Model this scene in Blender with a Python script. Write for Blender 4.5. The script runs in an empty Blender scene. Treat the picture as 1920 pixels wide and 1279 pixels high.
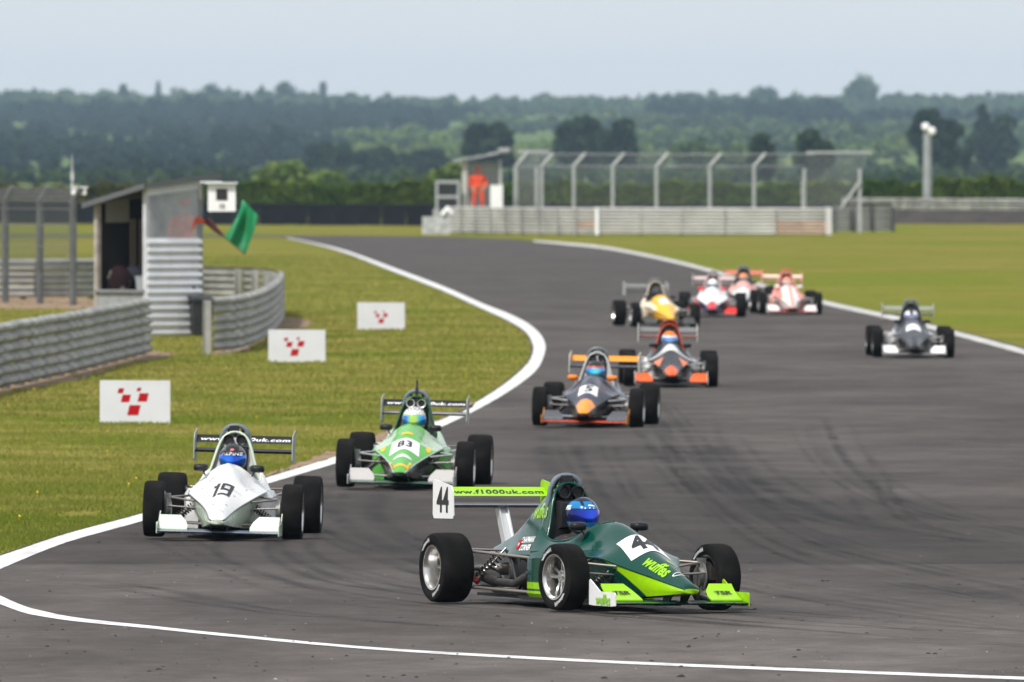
import bpy, bmesh, math, random
import numpy as np
from mathutils import Vector, Matrix
from mathutils.bvhtree import BVHTree
R = math.radians
random.seed(7); rng = np.random.default_rng(7)
scene = bpy.context.scene
col = scene.collection

# ------------------------------------------------------------------ camera, sky, sun, exposure
F = 28000.0          # focal length in photo pixels (1920 wide)
HAZE = 5.6e-5      # air density, per metre
H = 3.35             # eye height above the track
YH = 310.0           # photo row of eye level
cam = bpy.data.cameras.new('camera'); camo = bpy.data.objects.new('camera', cam); col.objects.link(camo)
cam.sensor_width = 36.0; cam.lens = F/1920*36.0
cam.clip_start = 1.0; cam.clip_end = 40000
camo.location = (0, 0, H)
camo.rotation_euler = (R(90)-math.atan((639.5-YH)/F), 0, 0)
cam.dof.use_dof = True; cam.dof.focus_distance = 112.5; cam.dof.aperture_fstop = 10.5
scene.camera = camo

SUN_EL, SUN_AZ = 52.0, 214.0     # azimuth clockwise from +Y (the view direction)
w = bpy.data.worlds.new('World'); scene.world = w; w.use_nodes = True
nt = w.node_tree; nt.nodes.clear()
sky = nt.nodes.new('ShaderNodeTexSky'); sky.sky_type = 'NISHITA'; sky.sun_disc = False
sky.sun_elevation = R(SUN_EL); sky.sun_rotation = R(SUN_AZ)
sky.air_density = 1.0; sky.dust_density = 3.0; sky.ozone_density = 1.0; sky.altitude = 30
hs = nt.nodes.new('ShaderNodeHueSaturation'); hs.inputs['Saturation'].default_value = 0.8
bg = nt.nodes.new('ShaderNodeBackground'); bg.inputs['Strength'].default_value = 0.15
wo = nt.nodes.new('ShaderNodeOutputWorld')
veil = nt.nodes.new('ShaderNodeMix'); veil.data_type = 'RGBA'          # thin even cloud over the blue
veil.inputs[0].default_value = .80; veil.inputs[7].default_value = (5.35, 5.6, 5.9, 1)
nt.links.new(sky.outputs[0], hs.inputs['Color']); nt.links.new(hs.outputs[0], veil.inputs[6]); nt.links.new(veil.outputs[2], bg.inputs['Color'])
nt.links.new(bg.outputs[0], wo.inputs['Surface'])
sl = bpy.data.lights.new('sun', 'SUN'); sl.energy = 3.5; sl.angle = R(5); sl.color = (1, .965, .91)
so = bpy.data.objects.new('sun', sl); col.objects.link(so)
sd = Vector((math.sin(R(SUN_AZ))*math.cos(R(SUN_EL)), math.cos(R(SUN_AZ))*math.cos(R(SUN_EL)), math.sin(R(SUN_EL))))
so.rotation_euler = sd.to_track_quat('Z', 'Y').to_euler(); so.location = (0, 0, 60)
scene.view_settings.view_transform = 'Standard'; scene.view_settings.look = 'None'
scene.view_settings.gamma = 1.0; scene.view_settings.use_curve_mapping = False
scene.view_settings.exposure = 0.22
scene.render.engine = 'CYCLES'
scene.cycles.use_denoising = True; scene.cycles.use_adaptive_sampling = True; scene.cycles.adaptive_threshold = .02
scene.cycles.max_bounces = 6; scene.cycles.transparent_max_bounces = 16; scene.cycles.volume_bounces = 0
scene.render.use_motion_blur = False

# ------------------------------------------------------------------ helpers
def P(px, py, z=0.0):
    d = F*(H-z)/(py-YH)
    return Vector(((px-960)/F*d, d, z))
def PD(px, d): return (px-960)/F*d
def ZD(py, d): return H-(py-YH)/F*d

MATS = {}
def mat(name, c, rough=.5, metal=0., var=0., vscale=5., bump=0., bscale=30., coat=0., spec=.5, trans=None, c2=None, c2scale=3., c2pos=(.45,.6), coords='Object'):
    if name in MATS: return MATS[name]
    m = bpy.data.materials.new(name); m.use_nodes = True; MATS[name] = m
    n = m.node_tree.nodes; l = m.node_tree.links
    b = n['Principled BSDF']
    b.inputs['Base Color'].default_value = (*c, 1); b.inputs['Roughness'].default_value = rough
    b.inputs['Metallic'].default_value = metal; b.inputs['Coat Weight'].default_value = coat; b.inputs['Coat Roughness'].default_value = .08
    b.inputs['Specular IOR Level'].default_value = spec
    tc = n.new('ShaderNodeTexCoord')
    src = None
    if c2 is not None:
        nz = n.new('ShaderNodeTexNoise'); nz.inputs['Scale'].default_value = c2scale; nz.inputs['Detail'].default_value = 5
        l.new(tc.outputs[coords], nz.inputs['Vector'])
        mr = n.new('ShaderNodeMapRange'); mr.inputs[1].default_value = c2pos[0]; mr.inputs[2].default_value = c2pos[1]
        l.new(nz.outputs[0], mr.inputs[0])
        mx = n.new('ShaderNodeMix'); mx.data_type = 'RGBA'
        mx.inputs[6].default_value = (*c, 1); mx.inputs[7].default_value = (*c2, 1); l.new(mr.outputs[0], mx.inputs[0])
        src = mx.outputs[2]
    if var > 0:
        nz = n.new('ShaderNodeTexNoise'); nz.inputs['Scale'].default_value = vscale; nz.inputs['Detail'].default_value = 6
        l.new(tc.outputs[coords], nz.inputs['Vector'])
        mr = n.new('ShaderNodeMapRange'); mr.inputs[1].default_value = .3; mr.inputs[2].default_value = .7
        mr.inputs[3].default_value = 1-var; mr.inputs[4].default_value = 1+var
        l.new(nz.outputs[0], mr.inputs[0])
        vm = n.new('ShaderNodeVectorMath'); vm.operation = 'SCALE'
        if src is not None: l.new(src, vm.inputs[0])
        else: vm.inputs[0].default_value = c
        l.new(mr.outputs[0], vm.inputs['Scale']); src = vm.outputs[0]
    if src is not None: l.new(src, b.inputs['Base Color'])
    if bump > 0:
        nz = n.new('ShaderNodeTexNoise'); nz.inputs['Scale'].default_value = bscale; nz.inputs['Detail'].default_value = 6
        l.new(tc.outputs[coords], nz.inputs['Vector'])
        bp = n.new('ShaderNodeBump'); bp.inputs['Strength'].default_value = bump; bp.inputs['Distance'].default_value = .02
        l.new(nz.outputs[0], bp.inputs['Height']); l.new(bp.outputs[0], b.inputs['Normal'])
    if trans is not None:
        out = n['Material Output']; t = n.new('ShaderNodeBsdfTransparent'); ms = n.new('ShaderNodeMixShader')
        ms.inputs[0].default_value = trans
        l.new(t.outputs[0], ms.inputs[1]); l.new(b.outputs[0], ms.inputs[2]); l.new(ms.outputs[0], out.inputs['Surface'])
    return m

def paint(name, base, regions=(), rough=.26, coat=.22, absy=True):
    """Car paint in flat fields; each field = (colour, [(ax,ay,az,d) ...]) : inside where a.p > d for all planes, |y| used for y."""
    if name in MATS: return MATS[name]
    m = bpy.data.materials.new(name); m.use_nodes = True; MATS[name] = m
    n = m.node_tree.nodes; l = m.node_tree.links
    b = n['Principled BSDF']; b.inputs['Roughness'].default_value = rough
    b.inputs['Coat Weight'].default_value = coat; b.inputs['Coat Roughness'].default_value = .06; b.inputs['Specular IOR Level'].default_value = .2
    tc = n.new('ShaderNodeTexCoord'); vec = tc.outputs['Object']
    nz0 = n.new('ShaderNodeTexNoise'); nz0.inputs['Scale'].default_value = 9; nz0.inputs['Detail'].default_value = 6
    l.new(tc.outputs['Object'], nz0.inputs['Vector'])
    if regions:
        if absy:
            sx = n.new('ShaderNodeSeparateXYZ'); l.new(vec, sx.inputs[0])
            ab = n.new('ShaderNodeMath'); ab.operation = 'ABSOLUTE'; l.new(sx.outputs[1], ab.inputs[0])
            cx = n.new('ShaderNodeCombineXYZ'); l.new(sx.outputs[0], cx.inputs[0]); l.new(ab.outputs[0], cx.inputs[1]); l.new(sx.outputs[2], cx.inputs[2])
            vec = cx.outputs[0]
    rgb = n.new('ShaderNodeRGB'); rgb.outputs[0].default_value = (*base, 1); cur = rgb.outputs[0]
    for c, planes in regions:
        k = None
        for (ax, ay, az, d) in planes:
            dp = n.new('ShaderNodeVectorMath'); dp.operation = 'DOT_PRODUCT'; l.new(vec, dp.inputs[0]); dp.inputs[1].default_value = (ax, ay, az)
            mr = n.new('ShaderNodeMapRange'); mr.inputs[1].default_value = d-.004; mr.inputs[2].default_value = d+.004
            l.new(dp.outputs['Value'], mr.inputs[0])
            if k is None: k = mr.outputs[0]
            else:
                mu = n.new('ShaderNodeMath'); mu.operation = 'MULTIPLY'; l.new(k, mu.inputs[0]); l.new(mr.outputs[0], mu.inputs[1]); k = mu.outputs[0]
        mx = n.new('ShaderNodeMix'); mx.data_type = 'RGBA'; l.new(k, mx.inputs[0]); l.new(cur, mx.inputs[6]); mx.inputs[7].default_value = (*c, 1)
        cur = mx.outputs[2]
    mr = n.new('ShaderNodeMapRange'); mr.inputs[1].default_value = .35; mr.inputs[2].default_value = .75; mr.inputs[3].default_value = 1.0; mr.inputs[4].default_value = .92
    l.new(nz0.outputs[0], mr.inputs[0])
    vm = n.new('ShaderNodeVectorMath'); vm.operation = 'SCALE'; l.new(cur, vm.inputs[0]); l.new(mr.outputs[0], vm.inputs['Scale'])
    l.new(vm.outputs[0], b.inputs['Base Color'])
    mr2 = n.new('ShaderNodeMapRange'); mr2.inputs[1].default_value = .35; mr2.inputs[2].default_value = .7; mr2.inputs[3].default_value = rough*.8; mr2.inputs[4].default_value = rough*1.5
    l.new(nz0.outputs[0], mr2.inputs[0]); l.new(mr2.outputs[0], b.inputs['Roughness'])
    return m

def unit(v):
    v = Vector(v); return v.normalized() if v.length > 1e-9 else Vector((0, 0, 1))

class MB:
    def __init__(s): s.v = []; s.f = []
    def add(s, vs, fs):
        o = len(s.v); s.v += [tuple(v) for v in vs]; s.f += [tuple(i+o for i in f) for f in fs]; return s
    def box(s, c, size, M=None):
        hx, hy, hz = size[0]/2, size[1]/2, size[2]/2
        vs = [Vector((x*hx, y*hy, z*hz)) for x in (-1, 1) for y in (-1, 1) for z in (-1, 1)]
        if M is not None: vs = [M @ v for v in vs]
        vs = [v+Vector(c) for v in vs]
        return s.add(vs, [(0,1,3,2),(4,6,7,5),(0,4,5,1),(2,3,7,6),(0,2,6,4),(1,5,7,3)])
    def prism(s, poly, vec):
        n = len(poly); vec = Vector(vec); a = [Vector(p) for p in poly]; b = [p+vec for p in a]
        return s.add(a+b, [tuple(range(n))[::-1], tuple(range(n, 2*n))]+[(i, (i+1) % n, n+(i+1) % n, n+i) for i in range(n)])
    def loft(s, rings, closed=False, cap=False):
        n = len(rings[0]); vs = [p for r in rings for p in r]; fs = []
        m = n if closed else n-1
        for i in range(len(rings)-1):
            for j in range(m):
                a = i*n+j; b = i*n+(j+1) % n; fs.append((a, b, b+n, a+n))
        if cap: fs.append(tuple(range(n))[::-1]); fs.append(tuple(range((len(rings)-1)*n, len(rings)*n)))
        return s.add(vs, fs)
    def tube(s, pts, r, n=8, cap=True, closed=False):
        pts = [Vector(p) for p in pts]; k = len(pts)
        rr = r if isinstance(r, (list, tuple)) else [r]*k
        rings = []; up = None
        for i, p in enumerate(pts):
            if closed: t = unit(pts[(i+1) % k]-pts[i-1])
            else: t = unit(pts[min(i+1, k-1)]-pts[max(i-1, 0)])
            if up is None: up = unit(t.orthogonal())
            else:
                up = up-t*up.dot(t); up = unit(up) if up.length > 1e-6 else unit(t.orthogonal())
            sd_ = t.cross(up)
            rings.append([p+(up*math.cos(a)+sd_*math.sin(a))*rr[i] for a in [2*math.pi*j/n for j in range(n)]])
        if closed: rings.append(rings[0])
        return s.loft(rings, True, cap and not closed)
    def lathe(s, prof, c=(0, 0, 0), axis=1, n=32, cap=False):
        rings = []
        for (r, h) in prof:
            ring = []
            for j in range(n):
                a = 2*math.pi*j/n; u, v = r*math.cos(a), r*math.sin(a)
                p = {0: (h, u, v), 1: (u, h, v), 2: (u, v, h)}[axis]
                ring.append(Vector(p)+Vector(c))
            rings.append(ring)
        return s.loft(rings, True, cap)
    def mesh(s, name, smooth=None):
        me = bpy.data.meshes.new(name); me.from_pydata(s.v, [], s.f); fix(me, smooth); return me
    def build(s, name, m, parent=None, smooth=None):
        return place(name, s.mesh(name, smooth), m, parent)
    def bvh(s): return BVHTree.FromPolygons([Vector(v) for v in s.v], s.f)

def fix(me, smooth):
    bm = bmesh.new(); bm.from_mesh(me); bmesh.ops.remove_doubles(bm, verts=bm.verts, dist=1e-5)
    bmesh.ops.recalc_face_normals(bm, faces=bm.faces); bm.to_mesh(me); bm.free()
    if smooth:
        for p in me.polygons: p.use_smooth = True
        me.set_sharp_from_angle(angle=R(smooth))

def place(name, me, m, parent=None, loc=None, rot=None):
    o = bpy.data.objects.new(name, me); col.objects.link(o)
    if m is not None:
        if not me.materials: me.materials.append(m)
        o.material_slots[0].link = 'OBJECT'; o.material_slots[0].material = m
    if parent is not None: o.parent = parent
    if loc is not None: o.location = loc
    if rot is not None: o.rotation_euler = rot
    return o
def np_mesh(name, V, Fq, m, parent=None, mat_attr=None):
    me = bpy.data.meshes.new(name); V = np.asarray(V, np.float32); Fq = np.asarray(Fq, np.int32); k = Fq.shape[1]
    me.vertices.add(len(V)); me.vertices.foreach_set('co', V.ravel())
    me.loops.add(Fq.size); me.loops.foreach_set('vertex_index', Fq.ravel())
    me.polygons.add(len(Fq)); me.polygons.foreach_set('loop_start', np.arange(0, Fq.size, k, dtype=np.int32))
    me.update(calc_edges=True); me.validate()
    return place(name, me, m, parent)
def empty(name, loc=(0, 0, 0), rz=0):
    o = bpy.data.objects.new(name, None); col.objects.link(o); o.location = loc; o.rotation_euler = (0, 0, rz); o.empty_display_size = .2; return o
def tag(o, label=None, cat=None, group=None, kind=None):
    if label: o['label'] = label
    if cat: o['category'] = cat
    if group: o['group'] = group
    if kind: o['kind'] = kind
    return o
def cmr(pts, k=8):
    """Catmull-Rom through tuples."""
    pts = [Vector(p) for p in pts]; out = []
    for i in range(len(pts)-1):
        p0 = pts[max(i-1, 0)]; p1 = pts[i]; p2 = pts[i+1]; p3 = pts[min(i+2, len(pts)-1)]
        for j in range(k):
            t = j/k
            out.append(.5*((2*p1)+(p2-p0)*t+(2*p0-5*p1+4*p2-p3)*t*t+(3*p1-p0-3*p2+p3)*t**3))
    out.append(pts[-1]); return out
def text_mb(txt, size, bold=0., shear=0., sx=1., spacing=1., maxlen=None):
    """Flat lettering in the xy plane, centred; as an MB."""
    cu = bpy.data.curves.new('t', 'FONT'); cu.body = txt; cu.size = size; cu.align_x = 'CENTER'; cu.align_y = 'CENTER'
    cu.offset = bold; cu.shear = shear; cu.space_character = spacing; cu.resolution_u = 3
    o = bpy.data.objects.new('t', cu); col.objects.link(o)
    dg = bpy.context.evaluated_depsgraph_get(); me = bpy.data.meshes.new_from_object(o.evaluated_get(dg))
    bpy.data.objects.remove(o); bpy.data.curves.remove(cu)
    bm = bmesh.new(); bm.from_mesh(me); bpy.data.meshes.remove(me)
    bmesh.ops.triangulate(bm, faces=bm.faces)
    if maxlen:
        for _ in range(3):
            es = [e for e in bm.edges if e.calc_length() > maxlen]
            if not es: break
            bmesh.ops.subdivide_edges(bm, edges=es, cuts=1); bmesh.ops.triangulate(bm, faces=bm.faces)
    mb = MB(); bm.verts.index_update()
    mb.add([(v.co.x*sx, v.co.y, 0) for v in bm.verts], [[v.index for v in f.verts] for f in bm.faces]); bm.free(); return mb
def onto(mb, origin, right, up, bvh=None, off=.003):
    """Lay flat artwork (xy) on a plane, or cast it onto a surface along the plane normal."""
    o = Vector(origin); r = unit(right); u = Vector(up); u = unit(u-r*u.dot(r)); n = r.cross(u); out = MB(); vs = []
    for v in mb.v:
        p = o+r*v[0]+u*v[1]
        if bvh is not None:
            h = bvh.ray_cast(p+n*.6, -n)
            if h[0] is not None: p = h[0]+n*off
            else: p = p
        else: p = p+n*off
        vs.append(p)
    out.add(vs, mb.f); return out
def patch(poly, nu=14, nv=10):
    """Filled quad-ish patch from 4 corner points (a,b,c,d) in xy."""
    a, b, c, d = [Vector((*p, 0)) for p in poly]; mb = MB(); vs = []
    for i in range(nv+1):
        for j in range(nu+1):
            s_, t = j/nu, i/nv; vs.append((a*(1-s_)+b*s_)*(1-t)+(d*(1-s_)+c*s_)*t)
    return mb.add(vs, [(i*(nu+1)+j, i*(nu+1)+j+1, (i+1)*(nu+1)+j+1, (i+1)*(nu+1)+j) for i in range(nv) for j in range(nu)])
def ellipse_patch(rx, ry, n=20):
    mb = MB(); vs = [(0, 0, 0)]; k = 3
    for q in range(1, k+1): vs += [(rx*q/k*math.cos(2*math.pi*j/n), ry*q/k*math.sin(2*math.pi*j/n), 0) for j in range(n)]
    fs = [(0, 1+j, 1+(j+1) % n) for j in range(n)]
    for q in range(k-1): fs += [(1+q*n+j, 1+(q+1)*n+j, 1+(q+1)*n+(j+1) % n, 1+q*n+(j+1) % n) for j in range(n)]
    return mb.add(vs, fs)
def sheet(name, poly, z, m, kind='structure', parent=None, cut=0):
    """A flat filled outline (xy points)."""
    bm = bmesh.new(); vs = [bm.verts.new((p[0], p[1], z)) for p in poly]
    es = [bm.edges.new((vs[i], vs[(i+1) % len(vs)])) for i in range(len(vs))]
    bmesh.ops.triangle_fill(bm, use_beauty=True, use_dissolve=False, edges=es)
    for f in bm.faces:
        if f.normal.z < 0: f.normal_flip()
    me = bpy.data.meshes.new(name); bm.to_mesh(me); bm.free()
    o = place(name, me, m, parent)
    if kind: o['kind'] = kind
    return o
def ribbon(name, A, B, z, m, parent=None):
    """Strip between two xy polylines of equal length."""
    mb = MB(); vs = [(*p[:2], z) for p in A]+[(*p[:2], z) for p in B]; n = len(A)
    mb.add(vs, [(i, i+1, n+i+1, n+i) for i in range(n-1)])
    o = mb.build(name, m, parent)
    me = o.data
    if me.polygons[0].normal.z < 0: me.flip_normals()
    return o
def inpoly(x, y, poly):
    """vectorised point in polygon"""
    px = np.array([p[0] for p in poly]); py = np.array([p[1] for p in poly]); c = np.zeros(x.shape, bool); j = len(px)-1
    for i in range(len(px)):
        if py[i] != py[j]:
            k = ((py[i] > y) != (py[j] > y)) & (x < (px[j]-px[i])*(y-py[i])/(py[j]-py[i])+px[i]); c ^= k
        j = i
    return c
# ------------------------------------------------------------------ ground, track, lines
def zg(d):
    return float(np.interp(d, [-1e5, 3500, 4500, 6000, 8000, 9500, 1e6], [0, 0, 6.6, 18.3, 33, 38, 38]))

def world_mat(name, build):
    m = bpy.data.materials.new(name); m.use_nodes = True; MATS[name] = m
    n = m.node_tree.nodes; l = m.node_tree.links
    def node(t, **kw):
        q = n.new(t)
        for k, v in kw.items(): setattr(q, k, v)
        return q
    def noise(scale, detail=5, stretch=(1, 1, 1), rough=.55):
        tc = n.new('ShaderNodeTexCoord'); mp = n.new('ShaderNodeMapping'); mp.inputs['Scale'].default_value = stretch
        l.new(tc.outputs['Object'], mp.inputs[0])
        z = n.new('ShaderNodeTexNoise'); z.inputs['Scale'].default_value = scale; z.inputs['Detail'].default_value = detail; z.inputs['Roughness'].default_value = rough
        l.new(mp.outputs[0], z.inputs['Vector']); return z.outputs[0]
    def ramp(fac, a, b, lo=0., hi=1.):
        r = n.new('ShaderNodeMapRange'); r.inputs[1].default_value = a; r.inputs[2].default_value = b; r.inputs[3].default_value = lo; r.inputs[4].default_value = hi
        l.new(fac, r.inputs[0]); return r.outputs[0]
    def mix(fac, a, b):
        x = n.new('ShaderNodeMix'); x.data_type = 'RGBA'; l.new(fac, x.inputs[0])
        for s, i in ((a, 6), (b, 7)):
            if isinstance(s, tuple): x.inputs[i].default_value = (*s, 1)
            else: l.new(s, x.inputs[i])
        return x.outputs[2]
    def mul(c, f):
        v = n.new('ShaderNodeVectorMath'); v.operation = 'SCALE'; l.new(c, v.inputs[0]); l.new(f, v.inputs['Scale']); return v.outputs[0]
    def ycoord():
        tc = n.new('ShaderNodeTexCoord'); s = n.new('ShaderNodeSeparateXYZ'); l.new(tc.outputs['Object'], s.inputs[0]); return s.outputs[1]
    def math_(op, a, b=None):
        q = n.new('ShaderNodeMath'); q.operation = op
        for s, i in ((a, 0), (b, 1)):
            if s is None: continue
            if isinstance(s, (int, float)): q.inputs[i].default_value = s
            else: l.new(s, q.inputs[i])
        return q.outputs[0]
    class K: pass
    k = K(); k.noise, k.ramp, k.mix, k.mul, k.y, k.math, k.n, k.l, k.b = noise, ramp, mix, mul, ycoord, math_, n, l, n['Principled BSDF']
    build(k); return m

def _grass(k):
    a = k.mix(k.ramp(k.noise(.16, 6), .38, .62), (.150, .143, .027), (.212, .176, .052))
    a = k.mix(k.ramp(k.noise(.045, 4, (1, .4, 1)), .42, .60), a, (.140, .156, .026)); a = k.mix(k.ramp(k.noise(.9, 5), .5, .75), a, (.080, .120, .014))
    a = k.mul(a, k.ramp(k.noise(6, 6), .25, .75, .75, 1.2))
    # beyond the circuit: fields, greener and patchy
    f = k.mix(k.ramp(k.noise(.006, 2), .46, .54), (.075, .115, .034), (.13, .165, .052))
    a = k.mix(k.ramp(k.y(), 900, 1300), a, f)
    k.l.new(a, k.b.inputs['Base Color']); k.b.inputs['Roughness'].default_value = .95; k.b.inputs['Specular IOR Level'].default_value = .0
M_grass = world_mat('grass_ground', _grass)

def _asphalt(k):
    y = k.y()
    yj = k.math('ADD', y, k.ramp(k.noise(.3, 2), 0, 1, -.25, .25))
    a = k.mix(k.ramp(k.noise(.22, 6, (1, .35, 1)), .35, .68), (.056, .0490, .0452), (.093, .0815, .0755))
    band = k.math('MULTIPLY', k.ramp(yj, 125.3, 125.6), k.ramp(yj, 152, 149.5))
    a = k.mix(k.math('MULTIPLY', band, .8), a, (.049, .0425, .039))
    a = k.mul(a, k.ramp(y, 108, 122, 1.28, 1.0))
    far = k.ramp(y, 280, 420)
    a = k.mix(k.math('MULTIPLY', far, .5), a, (.061, .0535, .050))
    a = k.mul(a, k.ramp(k.noise(1.1, 6, (1, .4, 1), .65), .3, .72, .72, 1.25)); a = k.mul(a, k.ramp(k.noise(4.5, 5, (1, .5, 1), .7), .32, .68, .84, 1.14))
    a = k.mul(a, k.ramp(k.noise(55, 4, (1, 1, 1), .7), .3, .7, .72, 1.3))
    k.l.new(a, k.b.inputs['Base Color'])
    k.l.new(k.ramp(k.noise(.7, 4), .3, .7, .8, .98), k.b.inputs['Roughness']); k.b.inputs['Specular IOR Level'].default_value = .10
    bp = k.n.new('ShaderNodeBump'); bp.inputs['Strength'].default_value = .5; bp.inputs['Distance'].default_value = .01
    k.l.new(k.noise(70, 4), bp.inputs['Height']); k.l.new(bp.outputs[0], k.b.inputs['Normal'])
M_asphalt = world_mat('asphalt', _asphalt)

def _line(k):
    a = k.mix(k.ramp(k.noise(3.5, 7, (1, .6, 1), .7), .47, .70), (.70, .70, .69), (.32, .31, .30))
    a = k.mul(a, k.ramp(k.noise(.8, 4), .3, .7, .85, 1.05))
    k.l.new(a, k.b.inputs['Base Color']); k.b.inputs['Roughness'].default_value = .75; k.b.inputs['Specular IOR Level'].default_value = .2
M_line = world_mat('line_paint', _line)

def _dirt(k):
    a = k.mix(k.ramp(k.noise(1.2, 6), .35, .65), (.28, .19, .115), (.17, .105, .06))
    a = k.mul(a, k.ramp(k.noise(14, 5), .3, .7, .75, 1.25))
    k.l.new(a, k.b.inputs['Base Color']); k.b.inputs['Roughness'].default_value = .95
    bp = k.n.new('ShaderNodeBump'); bp.inputs['Strength'].default_value = .8; bp.inputs['Distance'].default_value = .03
    k.l.new(k.noise(18, 4), bp.inputs['Height']); k.l.new(bp.outputs[0], k.b.inputs['Normal'])
M_dirt = world_mat('bare_soil', _dirt)

# ground: one sheet to the horizon, rising far out
rows = [-150, 0, 80, 110, 140, 200, 300, 450, 700, 1000, 1500, 2200, 3000, 3500, 4000, 4500, 5200, 6000, 7000, 8000, 9500]
cols = [-2600, -1200, -500, -200, -80, -30, 0, 30, 80, 200, 500, 1200, 2600]
mb = MB(); nc = len(cols)
mb.add([(x, d, zg(d)-.012) for d in rows for x in cols], [(i*nc+j, i*nc+j+1, (i+1)*nc+j+1, (i+1)*nc+j) for i in range(len(rows)-1) for j in range(nc-1)])
tag(mb.build('ground', M_grass, smooth=60), kind='structure')

GL = [(-260,1105),(-120,1075),(0,1043),(120,1003),(255,967),(400,925),(510,893),(640,853),(750,815),(820,790),(880,762),(940,725),(982,690),(998,666),(999,646),(985,622),(950,600),(900,577),(830,545),(740,510),(650,475),(590,458),(527,444.5)]
TL = [(-60,1094),(-28,1082),(0,1068),(120,1019),(255,981),(400,938),(510,905),(640,866),(750,828),(820,804),(880,776),(948,738),(1002,698),(1020,666),(1021,641),(1001,615),(963,592.5),(904,569),(834,538.5),(742,503.8),(653,471.8),(594,456.8),(534,444.8)]
def pxpath(pts, k=6): return [P(p.x, p.y) for p in cmr([(a, b, 0) for a, b in pts], k)]
GLw = pxpath(GL); TLw = pxpath(TL)
def resample(path, ts):
    pts = [Vector(p) for p in path]; L = [0]
    for i in range(1, len(pts)): L.append(L[-1]+(pts[i]-pts[i-1]).length)
    out = []
    for t in ts:
        s = t*L[-1]; i = int(np.searchsorted(L, s)); i = min(max(i, 1), len(pts)-1)
        f = (s-L[i-1])/max(L[i]-L[i-1], 1e-9); out.append(pts[i-1].lerp(pts[i], f))
    return out
def by_y(path, ys):
    p = sorted([(q.y, q.x) for q in path]); return [Vector((float(np.interp(y, [a for a, _ in p], [b for _, b in p])), y, 0)) for y in ys]

# tarmac outline: left verge edge, far edge, right verge edge, wide apron in the foreground
RLc = [(600,441.5),(800,443.5),(930,447),(1000,452),(1060,457),(1150,467),(1280,494),(1400,527),(1540,566),(1700,602),(1920,660),(2150,728),(2500,850)]
RLw = pxpath(RLc)
left_edge = [Vector((p.x-.05, p.y, 0)) for p in by_y(GLw, list(np.linspace(P(0,1105).y, P(0,444.5).y, 260)))]
fy = P(0,441.2).y
right_edge = [Vector((p.x+.45*min(1, 200/p.y), p.y, 0)) for p in RLw]
outline = [Vector((-90, -60, 0)), Vector((90, -60, 0)), Vector((90, P(0,850).y, 0))]+right_edge[::-1]
outline += [Vector((-20, fy+8, 0)), Vector((-90, fy+14, 0)), Vector((-90, P(0,444.5).y+3, 0))]+left_edge[::-1]+[Vector((-90, P(0,1105).y-.5, 0))]
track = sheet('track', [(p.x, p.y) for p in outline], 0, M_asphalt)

# painted edge lines: left verge line, its return across the foreground, right verge line
ys = list(np.linspace(P(0,1068).y, P(0,446).y, 260))
ribbon('edge_line', [Vector((p.x-.0, p.y, 0)) for p in by_y(GLw, ys)], by_y(TLw, ys), .004, M_line, track)
low = [(-62,1070),(-66,1088),(-50,1105),(-28,1116),(0,1126),(40,1142),(73,1150.5),(146,1163),(292,1178),(437,1193),(700,1217),(1000,1235),(1250,1247),(1600,1261),(1920,1273),(2400,1288)]
th = [8,9,9,9,8,6.6,5.5,3.6,2.7,2.5,2.2,2.4,2.5,2.6,2.7,2.9]
up_ = cmr([(x, y-t, 0) for (x, y), t in zip(low, th)], 8); dn_ = cmr([(x, y+t, 0) for (x, y), t in zip(low, th)], 8)
ribbon('edge_line', [P(p.x, p.y) for p in up_], [P(p.x, p.y) for p in dn_], .004, M_line, track)
rt = [1.2,1.2,1.3,1.5,2.2,2.6,3.0,3.3,3.7,4.1,4.7,5.2,6]
ur = cmr([(x, y-t, 0) for (x, y), t in zip(RLc, rt)], 8)[24:]; dr = cmr([(x, y+t, 0) for (x, y), t in zip(RLc, rt)], 8)[24:]
M_line_worn = world_mat('worn_line_paint', lambda k: (k.l.new(k.mul(k.mix(k.ramp(k.noise(2.2, 7, (1, .35, 1), .75), .40, .66), (.60, .59, .57), (.24, .23, .21)), k.ramp(k.noise(.5, 4), .3, .7, .8, 1.05)), k.b.inputs['Base Color']), setattr(k.b.inputs['Roughness'], 'default_value', .85)))
ribbon('edge_line', [P(p.x, p.y) for p in ur], [P(p.x, p.y) for p in dr], .004, M_line_worn, track)

# rubber laid down by tyres: soft dark strips following the cars' lines
def _skid(k):
    t = k.n.new('ShaderNodeBsdfTransparent'); ms = k.n.new('ShaderNodeMixShader')
    k.b.inputs['Base Color'].default_value = (.028, .027, .027, 1); k.b.inputs['Roughness'].default_value = .7; k.b.inputs['Specular IOR Level'].default_value = .15
    at = k.n.new('ShaderNodeAttribute'); at.attribute_name = 'wear'
    f = k.math('MULTIPLY', k.math('MULTIPLY', k.ramp(k.noise(.22, 3), .36, .62, .10, .58), at.outputs['Fac']), k.ramp(k.noise(2.2, 5, (1, .25, 1)), .3, .62, .35, 1))
    k.l.new(f, ms.inputs[0]); k.l.new(t.outputs[0], ms.inputs[1]); k.l.new(k.b.outputs[0], ms.inputs[2]); k.l.new(ms.outputs[0], k.n['Material Output'].inputs['Surface'])
M_skid = world_mat('tyre_rubber_on_track', _skid)
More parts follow.
